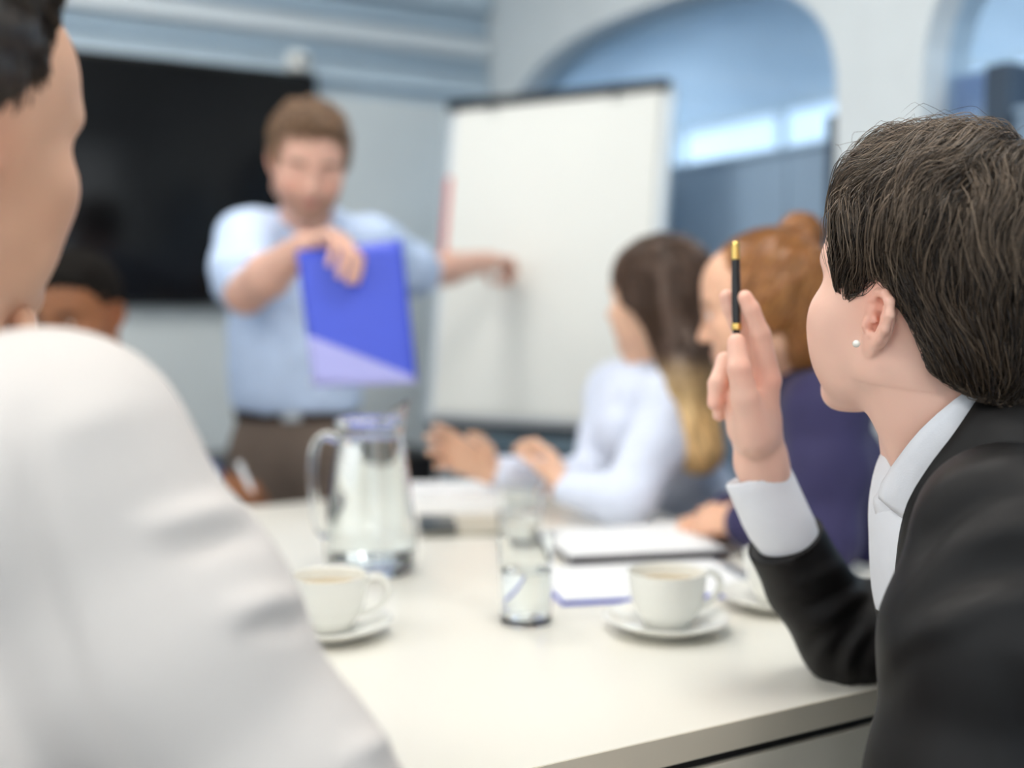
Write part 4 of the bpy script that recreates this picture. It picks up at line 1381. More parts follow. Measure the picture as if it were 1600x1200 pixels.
# ------------------------------------------------------------------ standing presenter in a light blue shirt
MAT['blue_shirt'] = simple_mat('light_blue_shirt_cloth', lin((204, 222, 250)), 0.75, 0.2, var=0.03, scale=25, bump=0.1, bscale=600)
MAT['taupe_trousers'] = simple_mat('taupe_trouser_cloth', lin((132, 116, 104)), 0.85, 0.15, var=0.06, scale=40)
MAT['belt'] = simple_mat('dark_belt_leather', lin((52, 40, 38)), 0.4, 0.4)
MAT['folder_blue'] = simple_mat('blue_folder_plastic', lin((74, 92, 210)), 0.4, 0.4, var=0.03, scale=6)
MAT['folder_lilac'] = simple_mat('lilac_folder_pocket', lin((170, 170, 226)), 0.4, 0.4)
SK2 = (.78, .46, .35)
def short_hair_strands(Q, qm, field, n, rng, dark, light, C, R, sc, step=.006, lift=.007, steps=7, seed=5, bias=1.5, rad=(.0007, .0012), keep=None, wob=.4, tidy=None):
    roots = surface_points(qm, n, rng, keep=keep)
    return strands(Q, roots, field, steps, step, lift, seed=seed, rad=rad, colors=hair_cols(n, rng, dark, light, bias), wob=wob, C=C, R=R, sc=sc, keep=tidy)
def person_m1():
    root = empty('person', V(-.55, 2.90, 0), 'standing bearded person in light blue shirt pointing at the flipchart', 'person')
    sc = 1.03
    C = P(483, 252, 2.70)
    R = basis(V(.26, -.965, 0), 24, -3)
    nb = P(478, 350, 2.83); nb2 = P(474, 400, 2.86)
    S = head_shape(.0036, False, [(V(0, -.02, -.055), .056), (to_local(nb, C, R, sc), .060), (to_local(nb2, C, R, sc), .062)], False, jaw=1.04)
    v, F = S.mesh(2)
    head = (to_world(v, C, R, sc), F, skin_colors(v, SK2, lips=(.52, .22, .19), brow=(.13, .075, .045), beard=(.17, .095, .06), blush=.2))
    shr = P(388, 372, 2.80); shl = P(585, 380, 2.92)
    elr = P(384, 458, 2.62); wrr = P(478, 384, 2.43)
    ell = P(655, 428, 3.07); wl = P(765, 408, 3.32)
    # right hand lays its fingers over the top of the folder
    Hs = Shape(.0036)
    tips = limb_hand(Hs, elr, wrr, P(528, 374, 2.395) - wrr, V(0.1, .25, -1), P(520, 410, 2.50) - P(500, 350, 2.36), re=.050, rw=.030,
                     curls=((50, 38, 8), (56, 36, 8), (60, 34, 8), (62, 34, 8)), thumb=(.9, .9), sc=1.05)
    hv, hF = Hs.mesh(2)
    # left arm reaches back to the board
    Ls = Shape(.0036)
    limb_hand(Ls, ell, wl, P(800, 406, 3.41) - wl, V(.2, .2, -1), V(-.5, .8, .1), re=.045, rw=.028, curls=(55, 60, 62, 64), thumb=(.6, .9), sc=.98)
    lv, lF = Ls.mesh(2)
    chest = P(470, 455, 2.87); pel = P(462, 680, 2.88)
    core = body_core(pel, chest, nb2, shl, shr, [[shl, ell], [shr, elr]], .95)
    cv, cF = core.mesh(1)
    put('body', merge(head, (hv, hF, skin_colors(hv, SK2, local=False)), (lv, lF, skin_colors(lv, SK2, local=False)), (cv, cF, np.tile(SK2, (len(cv), 1)))), SKIN_MAT, root)
    # shirt with short rolled sleeves
    W = Shape(.006)
    torso_ops(W, P(462, 612, 2.87), chest, nb + V(0, .02, -.035), shl, shr, .158, .168, .068, ratio=.68, nr=.066)
    W.cone(P(460, 560, 2.86), P(462, 622, 2.86), .165, .158, k=.03, lat=V(1, 0, 0), ratio=.72)
    sleeve_ops(W, [shr, shr * .45 + elr * .55 + V(-.006, 0, 0), shr * .18 + elr * .82 + V(-.008, 0, .006)], [.078, .075, .073])
    sleeve_ops(W, [shl, shl * .3 + ell * .7, shl * .05 + ell * .95], [.074, .066, .062])
    W.cone(nb + UP * .14 - V(0, .03, 0), nb - UP * .012, .070, .062, k=.008, op='-')
    W.cone(nb + V(.02, -.06, .03), nb + V(.02, -.085, -.09), .034, .010, k=.008, op='-')
    W.plane(P(462, 641, 2.86), V(0, 0, -1), k=.02)
    sm = wrinkle(W.mesh(2), .009, 8.5, axis=V(.3, 0, 1), stretch=2.2, seed=8)
    sm = wrinkle(sm, .004, 20, seed=3)
    put('shirt', sm, MAT['blue_shirt'], root)
    for (a, b, r) in ((shr, elr, .074), (shl, ell, .064)):
        ax = unit(b - a); e = a + (b - a) * (.80 if a is shr else .94)
        put('sleeve_cuff', lathe([(r - .004, -.018), (r + .003, -.018), (r + .005, 0), (r + .003, .018), (r - .004, .019), (r - .010, .012), (r - .010, -.012)], e, 40, axis=ax, closed=True), MAT['blue_shirt'], root)
    put('collar', collar(nb + V(0, .012, -.005), unit(to_world(V(0, 0, 0), C, R, sc) - nb + UP * .05 + V(0, .09, 0)), V(.22, -1, 0), .068, .062, .034, gap=24, fall=.045), MAT['blue_shirt'], root)
    for i, y in enumerate((500, 548, 596)):
        put('button', lathe([(0, 0), (.0055, 0), (.0055, .002), (0, .0025)], P(486, y, 2.745), 12, axis=V(0, -1, 0)), MAT['button'], root)
    # trousers and belt
    Q = Shape(.009)
    hip = P(462, 668, 2.87)
    Q.cone(P(462, 642, 2.87), hip - UP * .06, .143, .155, k=.04, lat=V(1, 0, 0), ratio=.70)
    feet = []
    for s in (-1, 1):
        h0 = hip + V(s * .072, 0, -.07); kn = V(h0[0] + s * .025, h0[1] - .03, .50); an = V(h0[0] + s * .035, h0[1] + .02, .085)
        Q.cone(h0, kn, .088, .066, k=.04); Q.cone(kn, an, .066, .055, k=.03); feet.append(an)
    Q.plane(P(462, 640, 2.87), V(0, 0, 1), k=.004)
    put('trousers', wrinkle(Q.mesh(2), .006, 9, seed=1), MAT['taupe_trousers'], root)
    bc = P(462, 641, 2.87)
    g = []
    for i in range(49):
        t = 2 * math.pi * i / 48
        row = [bc + V(math.cos(t) * r, math.sin(t) * r * .71, z) for r, z in ((.149, -.018), (.151, -.017), (.151, .017), (.149, .018))]
        g.append(row)
    bl = put('belt', sheet(g, .004), MAT['belt'], root)
    put('buckle', box_axes(bc + V(.01, -.110, 0), V(1, 0, 0), V(0, 1, 0), UP, .024, .003, .018), MAT['metal'], bl, smooth=False, bevel=.003)
    for a in feet:
        Z = Shape(.008)
        Z.ell(V(a[0], a[1], .048), (.046, .046, .05), k=.02)
        Z.cone(V(a[0], a[1], .036), V(a[0] + .01, a[1] - .19, .032), .040, .034, k=.02)
        Z.plane(V(0, 0, .002), V(0, 0, -1), k=.004)
        put('shoe', Z.mesh(), MAT['shoe'], root)
    # hair: short, brown, tousled
    H_ = Shape(.004)
    H_.ell((0, -.024, .046), (.086, .104, .086), k=.02)
    H_.ell((0, .030, .094), (.060, .054, .032), k=.03)
    H_.ell((0, -.070, -.015), (.064, .040, .060), k=.03)
    for s in (-1, 1): H_.ell((s * .070, .016, .020), (.013, .026, .040), k=.012)
    H_.ell((0, .130, -.016), (.095, .082, .098), k=.008, op='-')
    for s in (-1, 1): H_.ell((s * .080, .004, -.075), (.05, .060, .085), k=.006, op='-')
    qm = H_.mesh(2)
    rng = np.random.default_rng(21)
    cap = wrinkle(qm, .006, 34, seed=4)
    cap = (to_world(cap[0] - vnormals(qm[0], qm[1]) * .003, C, R, sc), qm[1], hair_cols(len(qm[0]), rng, (.13, .070, .038), (.19, .110, .06)))
    def field(p):
        d = p - V(.02, -.07, .12)
        d /= np.linalg.norm(d, axis=1, keepdims=True) + 1e-6
        return d + np.array([.25, .1, -.35])
    st = short_hair_strands(H_, qm, field, 2200, rng, (.14, .074, .040), (.50, .31, .18), C, R, sc, lift=.016, wob=.8)
    hr = put('hair', merge(cap, st), HAIR_MAT, root); hr['label'] = 'short tousled brown hair'
    # folder in the right hand
    tl, tr, br, bl_ = P(463, 392, 2.40), P(628, 374, 2.40), P(652, 598, 2.36), P(490, 604, 2.36)
    ctr = (tl + tr + br + bl_) / 4
    fo = empty('document_folder', (bl_ + br) / 2, 'blue plastic folder with lilac corner pocket held by the standing presenter', 'folder')
    g = []
    for i in range(11):
        row = []
        for j in range(11):
            u, w = i / 10, j / 10
            row.append(tl * (1 - u) * (1 - w) + tr * u * (1 - w) + br * u * w + bl_ * (1 - u) * w + V(0, -.010 * math.sin(math.pi * u) * w, 0))
        g.append(row)
    g = np.array(g)
    put('back_cover', sheet(g, .002), MAT['folder_blue'], fo)
    put('sheet', sheet(g[1:-1, 1:-1] + V(0, .003, 0), .001), MAT['sheet'], fo)
    # diagonal pocket across the lower corner
    gp = []
    for i in range(12):
        u = i / 11
        w0 = .62 + .345 * u
        row = []
        for j in range(5):
            w = w0 + (1.0 - w0) * j / 4
            q = tl * (1 - u) * (1 - w) + tr * u * (1 - w) + br * u * w + bl_ * (1 - u) * w + V(0, -.010 * math.sin(math.pi * u) * w - .0028, 0)
            row.append(q)
        gp.append(row)
    put('corner_pocket', sheet(gp, .0014), MAT['folder_lilac'], fo)
person_m1()

# ------------------------------------------------------------------ seated person in a pale shirt with long hair
MAT['pale_shirt'] = simple_mat('pale_blue_white_shirt', lin((219, 226, 243)), 0.78, 0.2, var=0.03, scale=60, bump=0.1, bscale=600)
MAT['grey_blue'] = simple_mat('grey_blue_trouser_cloth', lin((112, 122, 152)), 0.85, 0.2, var=0.05, scale=30)
SK3 = (.78, .48, .33)
def person_w2():
    root = empty('person', V(.40, 2.50, 0), 'seated person in pale shirt with long brown to blonde hair by the flipchart', 'person')
    sc = .98
    C = P(1024, 465, 2.40)
    R = basis(V(math.cos(math.radians(147)), math.sin(math.radians(147)), 0), 3, 0)
    nb = P(1016, 575, 2.43); nb2 = P(1025, 630, 2.45)
    S = head_shape(.0036, True, [(V(0, -.014, -.055), .048), (to_local(nb, C, R, sc), .050), (to_local(nb2, C, R, sc), .056)], False, jaw=.94, ears=())
    v, F = S.mesh(2)
    head = (to_world(v, C, R, sc), F, skin_colors(v, SK3, lips=(.55, .2, .18), brow=(.12, .07, .045)))
    shl = P(1050, 620, 2.31); shr = P(965, 612, 2.56)
    ell = P(982, 782, 2.19); wl = P(884, 764, 2.22)
    elr = P(925, 752, 2.46); wr = P(768, 738, 2.36)
    Ls = Shape(.0036)
    limb_hand(Ls, ell, wl, P(866, 716, 2.28) - wl, V(-.5, 1, 0), V(-.6, .1, 1), re=.040, rw=.026, curls=((25, 40, 30),) * 4, thumb=(.4, .4), sc=.93)
    lv, lF = Ls.mesh(2)
    Rs = Shape(.0036)
    limb_hand(Rs, elr, wr, P(712, 708, 2.33) - wr, V(-.25, -.75, .55), V(.25, -.2, 1), re=.038, rw=.026, curls=((6, 20, 16), (10, 24, 18), (16, 28, 20), (24, 30, 20)), thumb=(.5, .2), sc=.97)
    rv, rF = Rs.mesh(2)
    chest = P(1040, 690, 2.46); pel = V(.47, 2.55, .52)
    core = body_core(pel, chest, nb2, shl, shr, [[shl, ell], [shr, elr]], .82)
    cv, cF = core.mesh(1)
    put('body', merge(head, (lv, lF, skin_colors(lv, SK3, local=False)), (rv, rF, skin_colors(rv, SK3, local=False)), (cv, cF, np.tile(SK3, (len(cv), 1)))), SKIN_MAT, root)
    eyes(root, C, R, sc)
    W = Shape(.006)
    torso_ops(W, pel + UP * .06, chest, nb + V(.01, .0, -.04), shl, shr, .135, .130, .060, ratio=.70, nr=.056)
    W.ell(P(985, 680, 2.45), (.075, .10, .08), k=.05)
    sleeve_ops(W, [shl, shl * .5 + ell * .5 + V(.012, -.0, 0), ell, ell * .08 + wl * .92], [.064, .060, .050, .040])
    sleeve_ops(W, [shr, elr, elr * .12 + wr * .88], [.058, .048, .038])
    W.cone(nb + UP * .12, nb - UP * .012, .060, .052, k=.008, op='-')
    W.cone(nb + V(-.05, .03, .03), nb + V(-.085, .04, -.075), .032, .008, k=.008, op='-')
    sm = wrinkle(W.mesh(2), .007, 11, seed=6); sm = wrinkle(sm, .003, 24, seed=2)
    put('shirt', sm, MAT['pale_shirt'], root)
    put('collar', collar(nb + V(-.002, .0, -.01), nb + UP * .1 - nb2 - V(0, 0, .03), V(-.85, .5, 0), .060, .056, .030, gap=34, fall=.045), MAT['pale_shirt'], root)
    lower_body(root, pel - UP * .02, V(-.87, -.5, 0), MAT['grey_blue'], MAT['shoe'], thigh=.36)
    # long straight hair, brown above, blonde towards the ends
    H_ = Shape(.0045)
    H_.ell((0, -.020, .040), (.090, .112, .096), k=.02)
    H_.ell((0, -.055, -.030), (.082, .070, .090), k=.03)
    for s in (-1, 1): H_.ell((s * .072, -.006, -.02), (.026, .052, .085), k=.02)
    def loc(*a): return to_local(P(*a), C, R, sc)
    H_.cone(loc(1058, 500, 2.40), loc(1078, 600, 2.28), .066, .052, k=.03)
    H_.cone(loc(1060, 480, 2.34), loc(1070, 560, 2.30), .050, .040, k=.03)
    H_.cone(loc(1078, 600, 2.28), loc(1094, 705, 2.235), .052, .045, k=.03)
    H_.ell((0, .146, -.040), (.130, .098, .130), k=.008, op='-')
    for s in (-1, 1): H_.ell((s * .080, .046, -.100), (.07, .066, .088), k=.01, op='-')
    qm = H_.mesh(2)
    rng = np.random.default_rng(5)
    wv = to_world(qm[0], C, R, sc)
    def ombre(v, t0):
        z0, z1 = P(1080, 555, 2.3)[2], P(1080, 650, 2.3)[2]
        t = np.clip((z0 - v[:, 2]) / (z0 - z1), 0, 1)[:, None]
        return (np.array([.085, .046, .028]) * (1 - t) + np.array([.88, .60, .28]) * t) * t0
    cap = wrinkle((wv, qm[1]), .006, 45, axis=V(.1, 0, -1), stretch=7, seed=3)
    cap = (cap[0], qm[1], ombre(wv, .8 + .4 * rng.random((len(wv), 1))))
    def field(p):
        d = p - V(0, -.03, .14)
        d /= np.linalg.norm(d, axis=1, keepdims=True) + 1e-6
        hi = np.clip((p[:, 2] - .02) / .06, 0, 1)[:, None]
        return d * hi + np.array([0, -.35, -1.0])
    roots = surface_points(qm, 2600, rng)
    cols = np.zeros((2600, 3))
    st = strands(H_, roots, field, 9, .012, .007, seed=7, rad=(.0006, .0011), colors=cols, wob=.12, C=C, R=R, sc=sc)
    st = (st[0], st[1], ombre(st[0], np.repeat(.6 + .9 * rng.random((2600, 1)) ** 1.5, 30, axis=0)))
    hr = put('hair', merge(cap, st), HAIR_MAT, root); hr['label'] = 'long straight hair, brown turning blonde at the ends'
    chair(pel[:2] + V(.10, .04), V(-.87, -.5), 'dark meeting chair under the long-haired person in the pale shirt')
person_w2()

# ------------------------------------------------------------------ seated person with a red hair bun and navy jacket
MAT['navy'] = simple_mat('navy_jacket_cloth', lin((50, 46, 84)), 0.7, 0.3, var=0.06, scale=30, sheen=0.1)
SK4 = (.78, .45, .30)
def person_w3():
    root = empty('person', V(.62, 1.98, 0), 'seated person in navy jacket with ginger hair tied in a bun', 'person')
    sc = 1.0
    C = P(1190, 477, 1.93)
    R = basis(V(math.cos(math.radians(160)), math.sin(math.radians(160)), 0), 12, 0)
    nb = P(1240, 572, 1.98); nb2 = P(1258, 630, 2.0)
    S = head_shape(.0034, True, [(V(0, -.016, -.055), .050), (to_local(nb, C, R, sc), .052), (to_local(nb2, C, R, sc), .056)], False, jaw=.95, ears=())
    v, F = S.mesh(2)
    head = (to_world(v, C, R, sc), F, skin_colors(v, SK4, lips=(.55, .2, .18), brow=(.2, .1, .05)))
    shl = P(1290, 645, 1.86); shr = P(1240, 635, 2.18)
    ell = P(1290, 838, 1.80); wl = P(1158, 815, 1.93)
    elr = P(1215, 790, 2.18); wr = P(1130, 806, 2.10)
    Ls = Shape(.0036)
    limb_hand(Ls, ell, wl, P(1105, 812, 1.99) - wl, V(0, 0, -1), V(-.2, .9, .3), re=.040, rw=.026, curls=((24, 26, 14),) * 4, thumb=(.3, .4), sc=.95)
    lv, lF = Ls.mesh(2)
    Rs = Shape(.0036)
    limb_hand(Rs, elr, wr, P(1085, 815, 2.06) - wr, V(0, 0, -1), V(.3, -.9, .2), re=.040, rw=.026, curls=((22, 24, 14),) * 4, thumb=(.3, .4), sc=.95)
    rv, rF = Rs.mesh(2)
    chest = P(1300, 770, 2.02); pel = V(.70, 2.03, .52)
    core = body_core(pel, chest, nb2, shl, shr, [[shl, ell], [shr, elr]], .85)
    cv, cF = core.mesh(1)
    put('body', merge(head, (lv, lF, skin_colors(lv, SK4, local=False)), (rv, rF, skin_colors(rv, SK4, local=False)), (cv, cF, np.tile(SK4, (len(cv), 1)))), SKIN_MAT, root)
    eyes(root, C, R, sc)
    W = Shape(.006)
    torso_ops(W, pel + UP * .04, chest, nb + V(.015, 0, -.03), shl, shr, .145, .142, .064, ratio=.74, nr=.062)
    sleeve_ops(W, [shl, shl * .5 + ell * .5, ell, ell * .12 + wl * .88], [.066, .062, .052, .040])
    sleeve_ops(W, [shr, elr, elr * .14 + wr * .86], [.064, .050, .040])
    W.cone(nb + UP * .13, nb - UP * .01, .062, .056, k=.008, op='-')
    sm = wrinkle(W.mesh(2), .006, 10, seed=16)
    put('jacket', sm, MAT['navy'], root)
    put('collar', collar(nb + V(.008, 0, -.008), nb - nb2, V(-.9, .3, 0), .064, .060, .026, gap=44, fall=.05, thick=.004), MAT['navy'], root)
    lower_body(root, pel - UP * .02, V(-.87, -.5, 0), MAT['navy'], MAT['shoe'], thigh=.34)
    H_ = Shape(.004)
    H_.ell((0, -.020, .036), (.082, .103, .091), k=.02)
    H_.ell((0, -.058, -.045), (.068, .054, .080), k=.03)
    for s in (-1, 1): H_.ell((s * .070, -.012, -.002), (.022, .044, .056), k=.015)
    H_.ell((0, .128, -.030), (.110, .086, .118), k=.008, op='-')
    for s in (-1, 1): H_.ell((s * .080, .040, -.100), (.05, .060, .076), k=.006, op='-')
    qm = H_.mesh(2)
    B_ = Shape(.004)
    bun = to_local(P(1250, 368, 1.95), C, R, sc)
    B_.ell(bun, (.039, .037, .037)); B_.cone(bun, bun * .75 + V(0, 0, .0), .026, .030, k=.02)
    bm_ = B_.mesh(2)
    rng = np.random.default_rng(15)
    cap = wrinkle(qm, .003, 60, axis=V(0, .9, -.5), stretch=6, seed=4)
    dk, lt = (.20, .070, .016), (.36, .14, .035)
    cap = (to_world(cap[0] - vnormals(qm[0], qm[1]) * .002, C, R, sc), qm[1], hair_cols(len(qm[0]), rng, dk, lt))
    bn = wrinkle(bm_, .005, 50, seed=8)
    bn = (to_world(bn[0], C, R, sc), bm_[1], hair_cols(len(bm_[0]), rng, (.26, .10, .026), (.42, .17, .05)))
    def field(p):
        return bun[None, :] - p
    roots = surface_points(qm, 2200, rng)
    st = strands(H_, roots, field, 8, .008, .004, seed=7, rad=(.0005, .0010), colors=hair_cols(2200, rng, (.16, .055, .014), (.62, .29, .085), 1.2), wob=.12, C=C, R=R, sc=sc)
    def swirl(p):
        d = p - bun
        return np.cross(d, np.array([.5, .2, .8])) + np.array([0, 0, .002])
    r2 = surface_points(bm_, 700, rng)
    st2 = strands(B_, r2, swirl, 8, .008, .006, seed=8, rad=(.0005, .0010), colors=hair_cols(700, rng, (.22, .08, .022), (.55, .24, .07), 1.2), wob=.3, C=C, R=R, sc=sc)
    hr = put('hair', merge(cap, bn, st, st2), HAIR_MAT, root); hr['label'] = 'ginger hair pulled back into a bun'
    chair(pel[:2] + V(.11, .06), V(-.87, -.5), 'dark meeting chair under the ginger-haired person in navy')
person_w3()

# ------------------------------------------------------------------ seated person in a dark blue shirt, far left
MAT['denim'] = simple_mat('dark_blue_shirt_cloth', lin((52, 68, 102)), 0.8, 0.2, var=0.06, scale=30)
MAT['silver_pen'] = simple_mat('pale_pen', lin((226, 226, 228)), 0.25, 0.5, metal=0.3)
SK5 = (.30, .120, .052)
def person_m2():
    root = empty('person', V(-.86, 2.60, 0), 'seated person in dark blue shirt with short black hair, holding a pale pen', 'person')
    sc = 1.03
    C = P(120, 492, 2.46)
    R = basis(V(-.20, -.98, 0), 14, 3)
    nb = P(145, 600, 2.56); nb2 = P(150, 650, 2.60)
    S = head_shape(.0036, False, [(V(0, -.02, -.055), .058), (to_local(nb, C, R, sc), .062), (to_local(nb2, C, R, sc), .066)], False, jaw=1.05)
    v, F = S.mesh(2)
    head = (to_world(v, C, R, sc), F, skin_colors(v, SK5, lips=(.20, .075, .06), brow=(.012, .009, .008)))
    shl = P(212, 652, 2.52); shr = P(60, 660, 2.60)
    ell = P(272, 742, 2.42); wl = P(338, 752, 2.44)
    elr = P(20, 765, 2.42); wr = P(70, 720, 2.36)
    Ls = Shape(.0038)
    limb_hand(Ls, ell, wl, P(382, 768, 2.46) - wl, V(.1, -.2, -1), V(0, .9, .5), re=.045, rw=.029, curls=((40, 42, 25), (46, 44, 25), (50, 46, 25), (55, 46, 25)), thumb=(.5, .7), sc=1.0)
    lv, lF = Ls.mesh(2)
    Rs = Shape(.0038)
    limb_hand(Rs, elr, wr, P(95, 700, 2.36) - wr, V(0, 1, 0), V(-.3, 0, 1), re=.045, rw=.029, curls=((40, 50, 30),) * 4)
    rv, rF = Rs.mesh(2)
    chest = P(140, 730, 2.62); pel = V(-.90, 2.72, .52)
    core = body_core(pel, chest, nb2, shl, shr, [[shl, ell], [shr, elr]], .95)
    cv, cF = core.mesh(1)
    put('body', merge(head, (lv, lF, skin_colors(lv, SK5, local=False)), (rv, rF, skin_colors(rv, SK5, local=False)), (cv, cF, np.tile(SK5, (len(cv), 1)))), SKIN_MAT, root)
    eyes(root, C, R, sc)
    W = Shape(.007)
    torso_ops(W, pel + UP * .04, chest, nb + V(0, .02, -.03), shl, shr, .155, .165, .070, ratio=.68, nr=.07)
    sleeve_ops(W, [shl, shl * .5 + ell * .5, ell, ell * .3 + wl * .7], [.072, .064, .052, .044])
    sleeve_ops(W, [shr, elr, elr * .14 + wr * .86], [.070, .054, .042])
    W.cone(nb + UP * .13, nb - UP * .01, .068, .062, k=.008, op='-')
    put('shirt', wrinkle(W.mesh(2), .007, 10, seed=26), MAT['denim'], root)
    put('collar', collar(nb + V(0, .01, -.008), nb - nb2 + UP * .06, V(-.1, -1, 0), .070, .064, .03, gap=26, fall=.045), MAT['denim'], root)
    ca = ell * .32 + wl * .68; cx = unit(wl - ell)
    put('cuff', lathe([(.036, 0), (.042, 0), (.041, .022), (.036, .023), (.033, .018), (.033, .004)], ca, 32, axis=cx, closed=True), MAT['white_cloth'], root)
    lower_body(root, pel - UP * .02, V(.5, -.866, 0), MAT['grey_blue'], MAT['shoe'], thigh=.30)
    H_ = Shape(.004)
    H_.ell((0, -.020, .042), (.0825, .102, .090), k=.02)
    H_.ell((0, .020, .085), (.062, .058, .034), k=.03)
    H_.ell((0, -.066, -.012), (.060, .040, .050), k=.03)
    H_.ell((0, .132, -.014), (.120, .080, .092), k=.006, op='-')
    for s in (-1, 1): H_.ell((s * .085, .008, -.070), (.05, .062, .085), k=.006, op='-')
    qm = H_.mesh(2)
    rng = np.random.default_rng(51)
    cap = wrinkle(qm, .004, 120, seed=4)
    cap = (to_world(cap[0], C, R, sc), qm[1], hair_cols(len(qm[0]), rng, (.008, .007, .006), (.016, .013, .011)))
    def field(p): return np.cross(p, np.array([.3, .5, .8])) + vnoise(p * 90)[:, None] * .1
    st = short_hair_strands(H_, qm, field, 2600, rng, (.010, .008, .007), (.022, .018, .015), C, R, sc, step=.002, lift=.010, steps=4, rad=(.0006, .0009), wob=1.2)
    hr = put('hair', merge(cap, st), HAIR_MATT, root); hr['label'] = 'short cropped black hair'
    p0, p1 = P(396, 772, 2.415), P(372, 722, 2.43)
    ax = unit(p1 - p0); L = np.linalg.norm(p1 - p0)
    pen = empty('pen', p0, 'pale pen in the hand of the person in dark blue', 'pen')
    put('barrel', lathe([(0, 0), (.001, 0), (.0050, .014), (.0062, .03), (.0062, L * .98), (0, L)], p0, 16, axis=ax), MAT['silver_pen'], pen)
    put('clip', tube([p0 + ax * L * .55 + V(.004, -.006, 0), p0 + ax * L * .96 + V(.004, -.006, 0)], .0012, 8), MAT['metal'], pen)
    chair(pel[:2] + V(-.06, .10), V(.5, -.866), 'dark meeting chair under the person in the dark blue shirt')
person_m2()

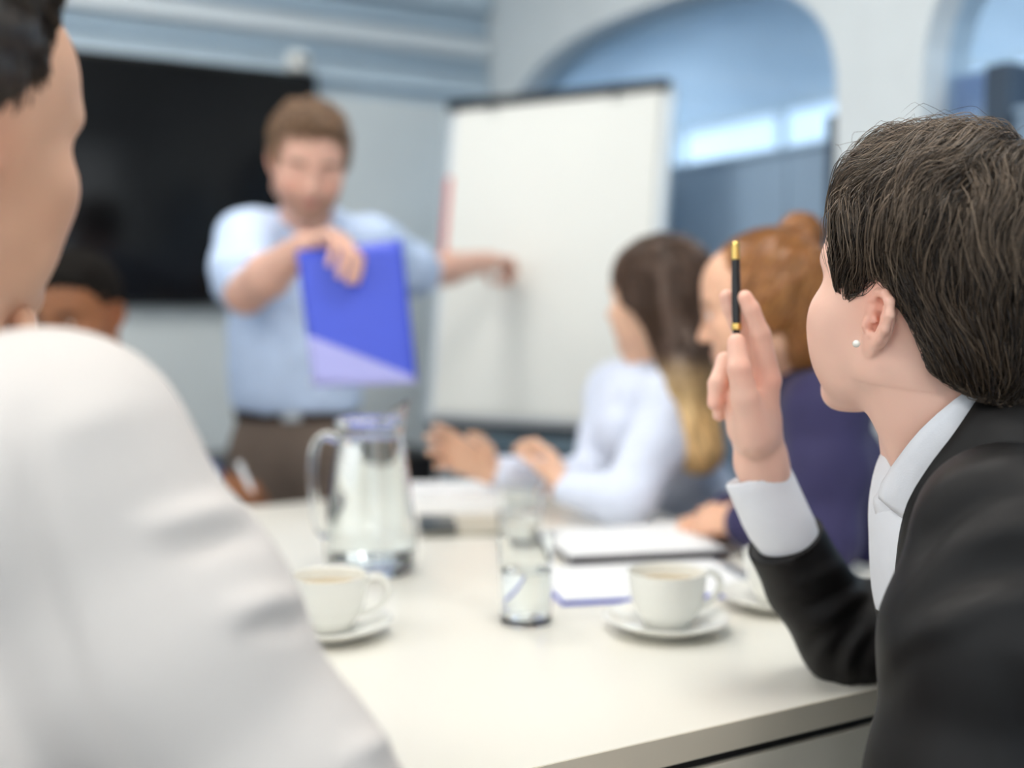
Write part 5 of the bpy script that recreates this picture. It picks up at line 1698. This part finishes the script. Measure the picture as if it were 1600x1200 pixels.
# ------------------------------------------------------------------ person in a white shirt, near left, seen from behind
MAT['ivory_cloth'] = simple_mat('ivory_shirt_cloth', lin((216, 209, 204)), 0.8, 0.2, var=0.012, scale=20, bump=0.1, bscale=700)
SK6 = (.66, .375, .245)
def person_m3():
    root = empty('person', V(-.46, .62, 0), 'person in white shirt seen from behind at the left edge, dark short hair', 'person')
    sc = 1.03
    C = P(-122, 200, .75)
    R = basis(V(math.cos(math.radians(62)), math.sin(math.radians(62)), 0), 2, 9)
    nb = P(-170, 560, .735); nb2 = P(-190, 690, .73)
    S = head_shape(.0026, False, [(V(0, -.016, -.055), .056), (to_local(nb, C, R, sc), .058), (to_local(nb2, C, R, sc), .064)], True, jaw=.92, back=.3)
    v, F = S.mesh(2)
    head = (to_world(v, C, R, sc), F, skin_colors(v, SK6, lips=(.5, .2, .17), brow=(.04, .028, .02), blush=.1))
    shr = P(78, 742, .65); shl = V(-.60, .86, 1.03)
    elr = P(432, 1236, .665); wr = V(-.04, .80, .72)
    ell = V(-.50, 1.02, .80); wl = P(-45, 560, .89)
    Rs = Shape(.004)
    limb_hand(Rs, elr, wr, V(.5, .7, -.4), V(-.5, .3, -.8), V(-.7, .5, .2), curls=((20, 25, 15),) * 4)
    rv, rF = Rs.mesh(2)
    Ls = Shape(.003)
    limb_hand(Ls, ell, wl, P(-10, 470, .855) - wl, V(.1, -1, .1), V(-.2, 0, 1), re=.042, rw=.028, curls=((45, 55, 35),) * 4, thumb=(.3, .3))
    Ls.path([P(-20, 520, .83), P(15, 505, .80), P(34, 500, .785), P(40, 515, .775)], [.010, .0095, .009, .0078], k=.004)
    Ls.path([P(-25, 560, .83), P(10, 535, .80), P(26, 528, .785), P(30, 545, .775)], [.010, .0095, .009, .0078], k=.004)
    lv, lF = Ls.mesh(2)
    chest = V(-.44, .70, .90); pel = V(-.50, .58, .52)
    core = body_core(pel, chest, nb2, shl, shr, [[shl, ell], [shr, elr]], .95)
    cv, cF = core.mesh(1)
    put('body', merge(head, (lv, lF, skin_colors(lv, SK6, local=False)), (rv, rF, skin_colors(rv, SK6, local=False)), (cv, cF, np.tile(SK6, (len(cv), 1)))), SKIN_MAT, root)
    eyes(root, C, R, sc)
    W = Shape(.005)
    torso_ops(W, pel + UP * .04, chest, nb + V(-.01, -.01, -.03), shl, shr, .160, .165, .072, ratio=.70, nr=.07)
    W.cone(V(-.35, .66, .90), V(-.37, .62, .56), .11, .12, k=.05)
    sleeve_ops(W, [shr, shr * .5 + elr * .5, elr, elr * .15 + wr * .85], [.077, .072, .062, .046])
    sleeve_ops(W, [shl, ell, ell * .2 + wl * .8], [.070, .054, .042])
    W.cone(nb + UP * .13, nb - UP * .01, .068, .062, k=.008, op='-')
    sm = W.mesh(2)
    sm = wrinkle(sm, .0035, 8, seed=36)
    sm = folds(sm, [([(225, 825), (300, 806), (378, 795)], .007, 22), ([(270, 862), (340, 845), (395, 838)], -.006, 18), ([(360, 958), (415, 940), (470, 935)], .007, 20), ([(385, 992), (430, 978), (480, 972)], -.006, 16), ([(540, 1185), (590, 1160), (640, 1150)], .006, 20), ([(60, 690), (150, 650), (230, 640)], .003, 40), ([(40, 660), (60, 850), (110, 1050), (170, 1200)], -.006, 30)])
    put('shirt', sm, MAT['ivory_cloth'], root)
    put('collar', collar(nb + V(0, 0, -.006), nb - nb2, V(.5, .86, 0), .068, .063, .032, gap=26, fall=.045), MAT['ivory_cloth'], root)
    lower_body(root, pel - UP * .02, V(.55, .83, 0), MAT['grey_blue'], MAT['shoe'], thigh=.36)
    H_ = Shape(.004)
    H_.ell((0, -.022, .044), (.084, .104, .091), k=.02)
    H_.ell((0, .024, .092), (.062, .058, .036), k=.03)
    H_.ell((0, -.070, -.015), (.062, .040, .058), k=.03)
    H_.ell((0, .114, .016), (.2, .090, .128), k=.008, op='-')
    for s in (-1, 1): H_.ell((s * .080, .008, -.078), (.05, .062, .085), k=.006, op='-')
    qm = H_.mesh(2)
    rng = np.random.default_rng(61)
    cap = wrinkle(qm, .004, 60, seed=4)
    cap = (to_world(cap[0], C, R, sc), qm[1], hair_cols(len(qm[0]), rng, (.018, .012, .009), (.04, .028, .02)))
    def field(p):
        d = p - V(.01, -.07, .12)
        d /= np.linalg.norm(d, axis=1, keepdims=True) + 1e-6
        return d + np.array([0, -.1, -.4])
    st = short_hair_strands(H_, qm, field, 3600, rng, (.018, .012, .009), (.07, .047, .03), C, R, sc, lift=.006, rad=(.0005, .0008), tidy=lambda p: (((p[..., 0] / .2) ** 2 + ((p[..., 1] - .117) / .09) ** 2 + ((p[..., 2] - .016) / .126) ** 2) > .98).all(1))
    hr = put('hair', merge(cap, st), HAIR_MAT, root); hr['label'] = 'short dark brown hair'
    chair(pel[:2] + V(-.06, -.10), V(.55, .83), 'dark meeting chair under the person in the white shirt')
person_m3()
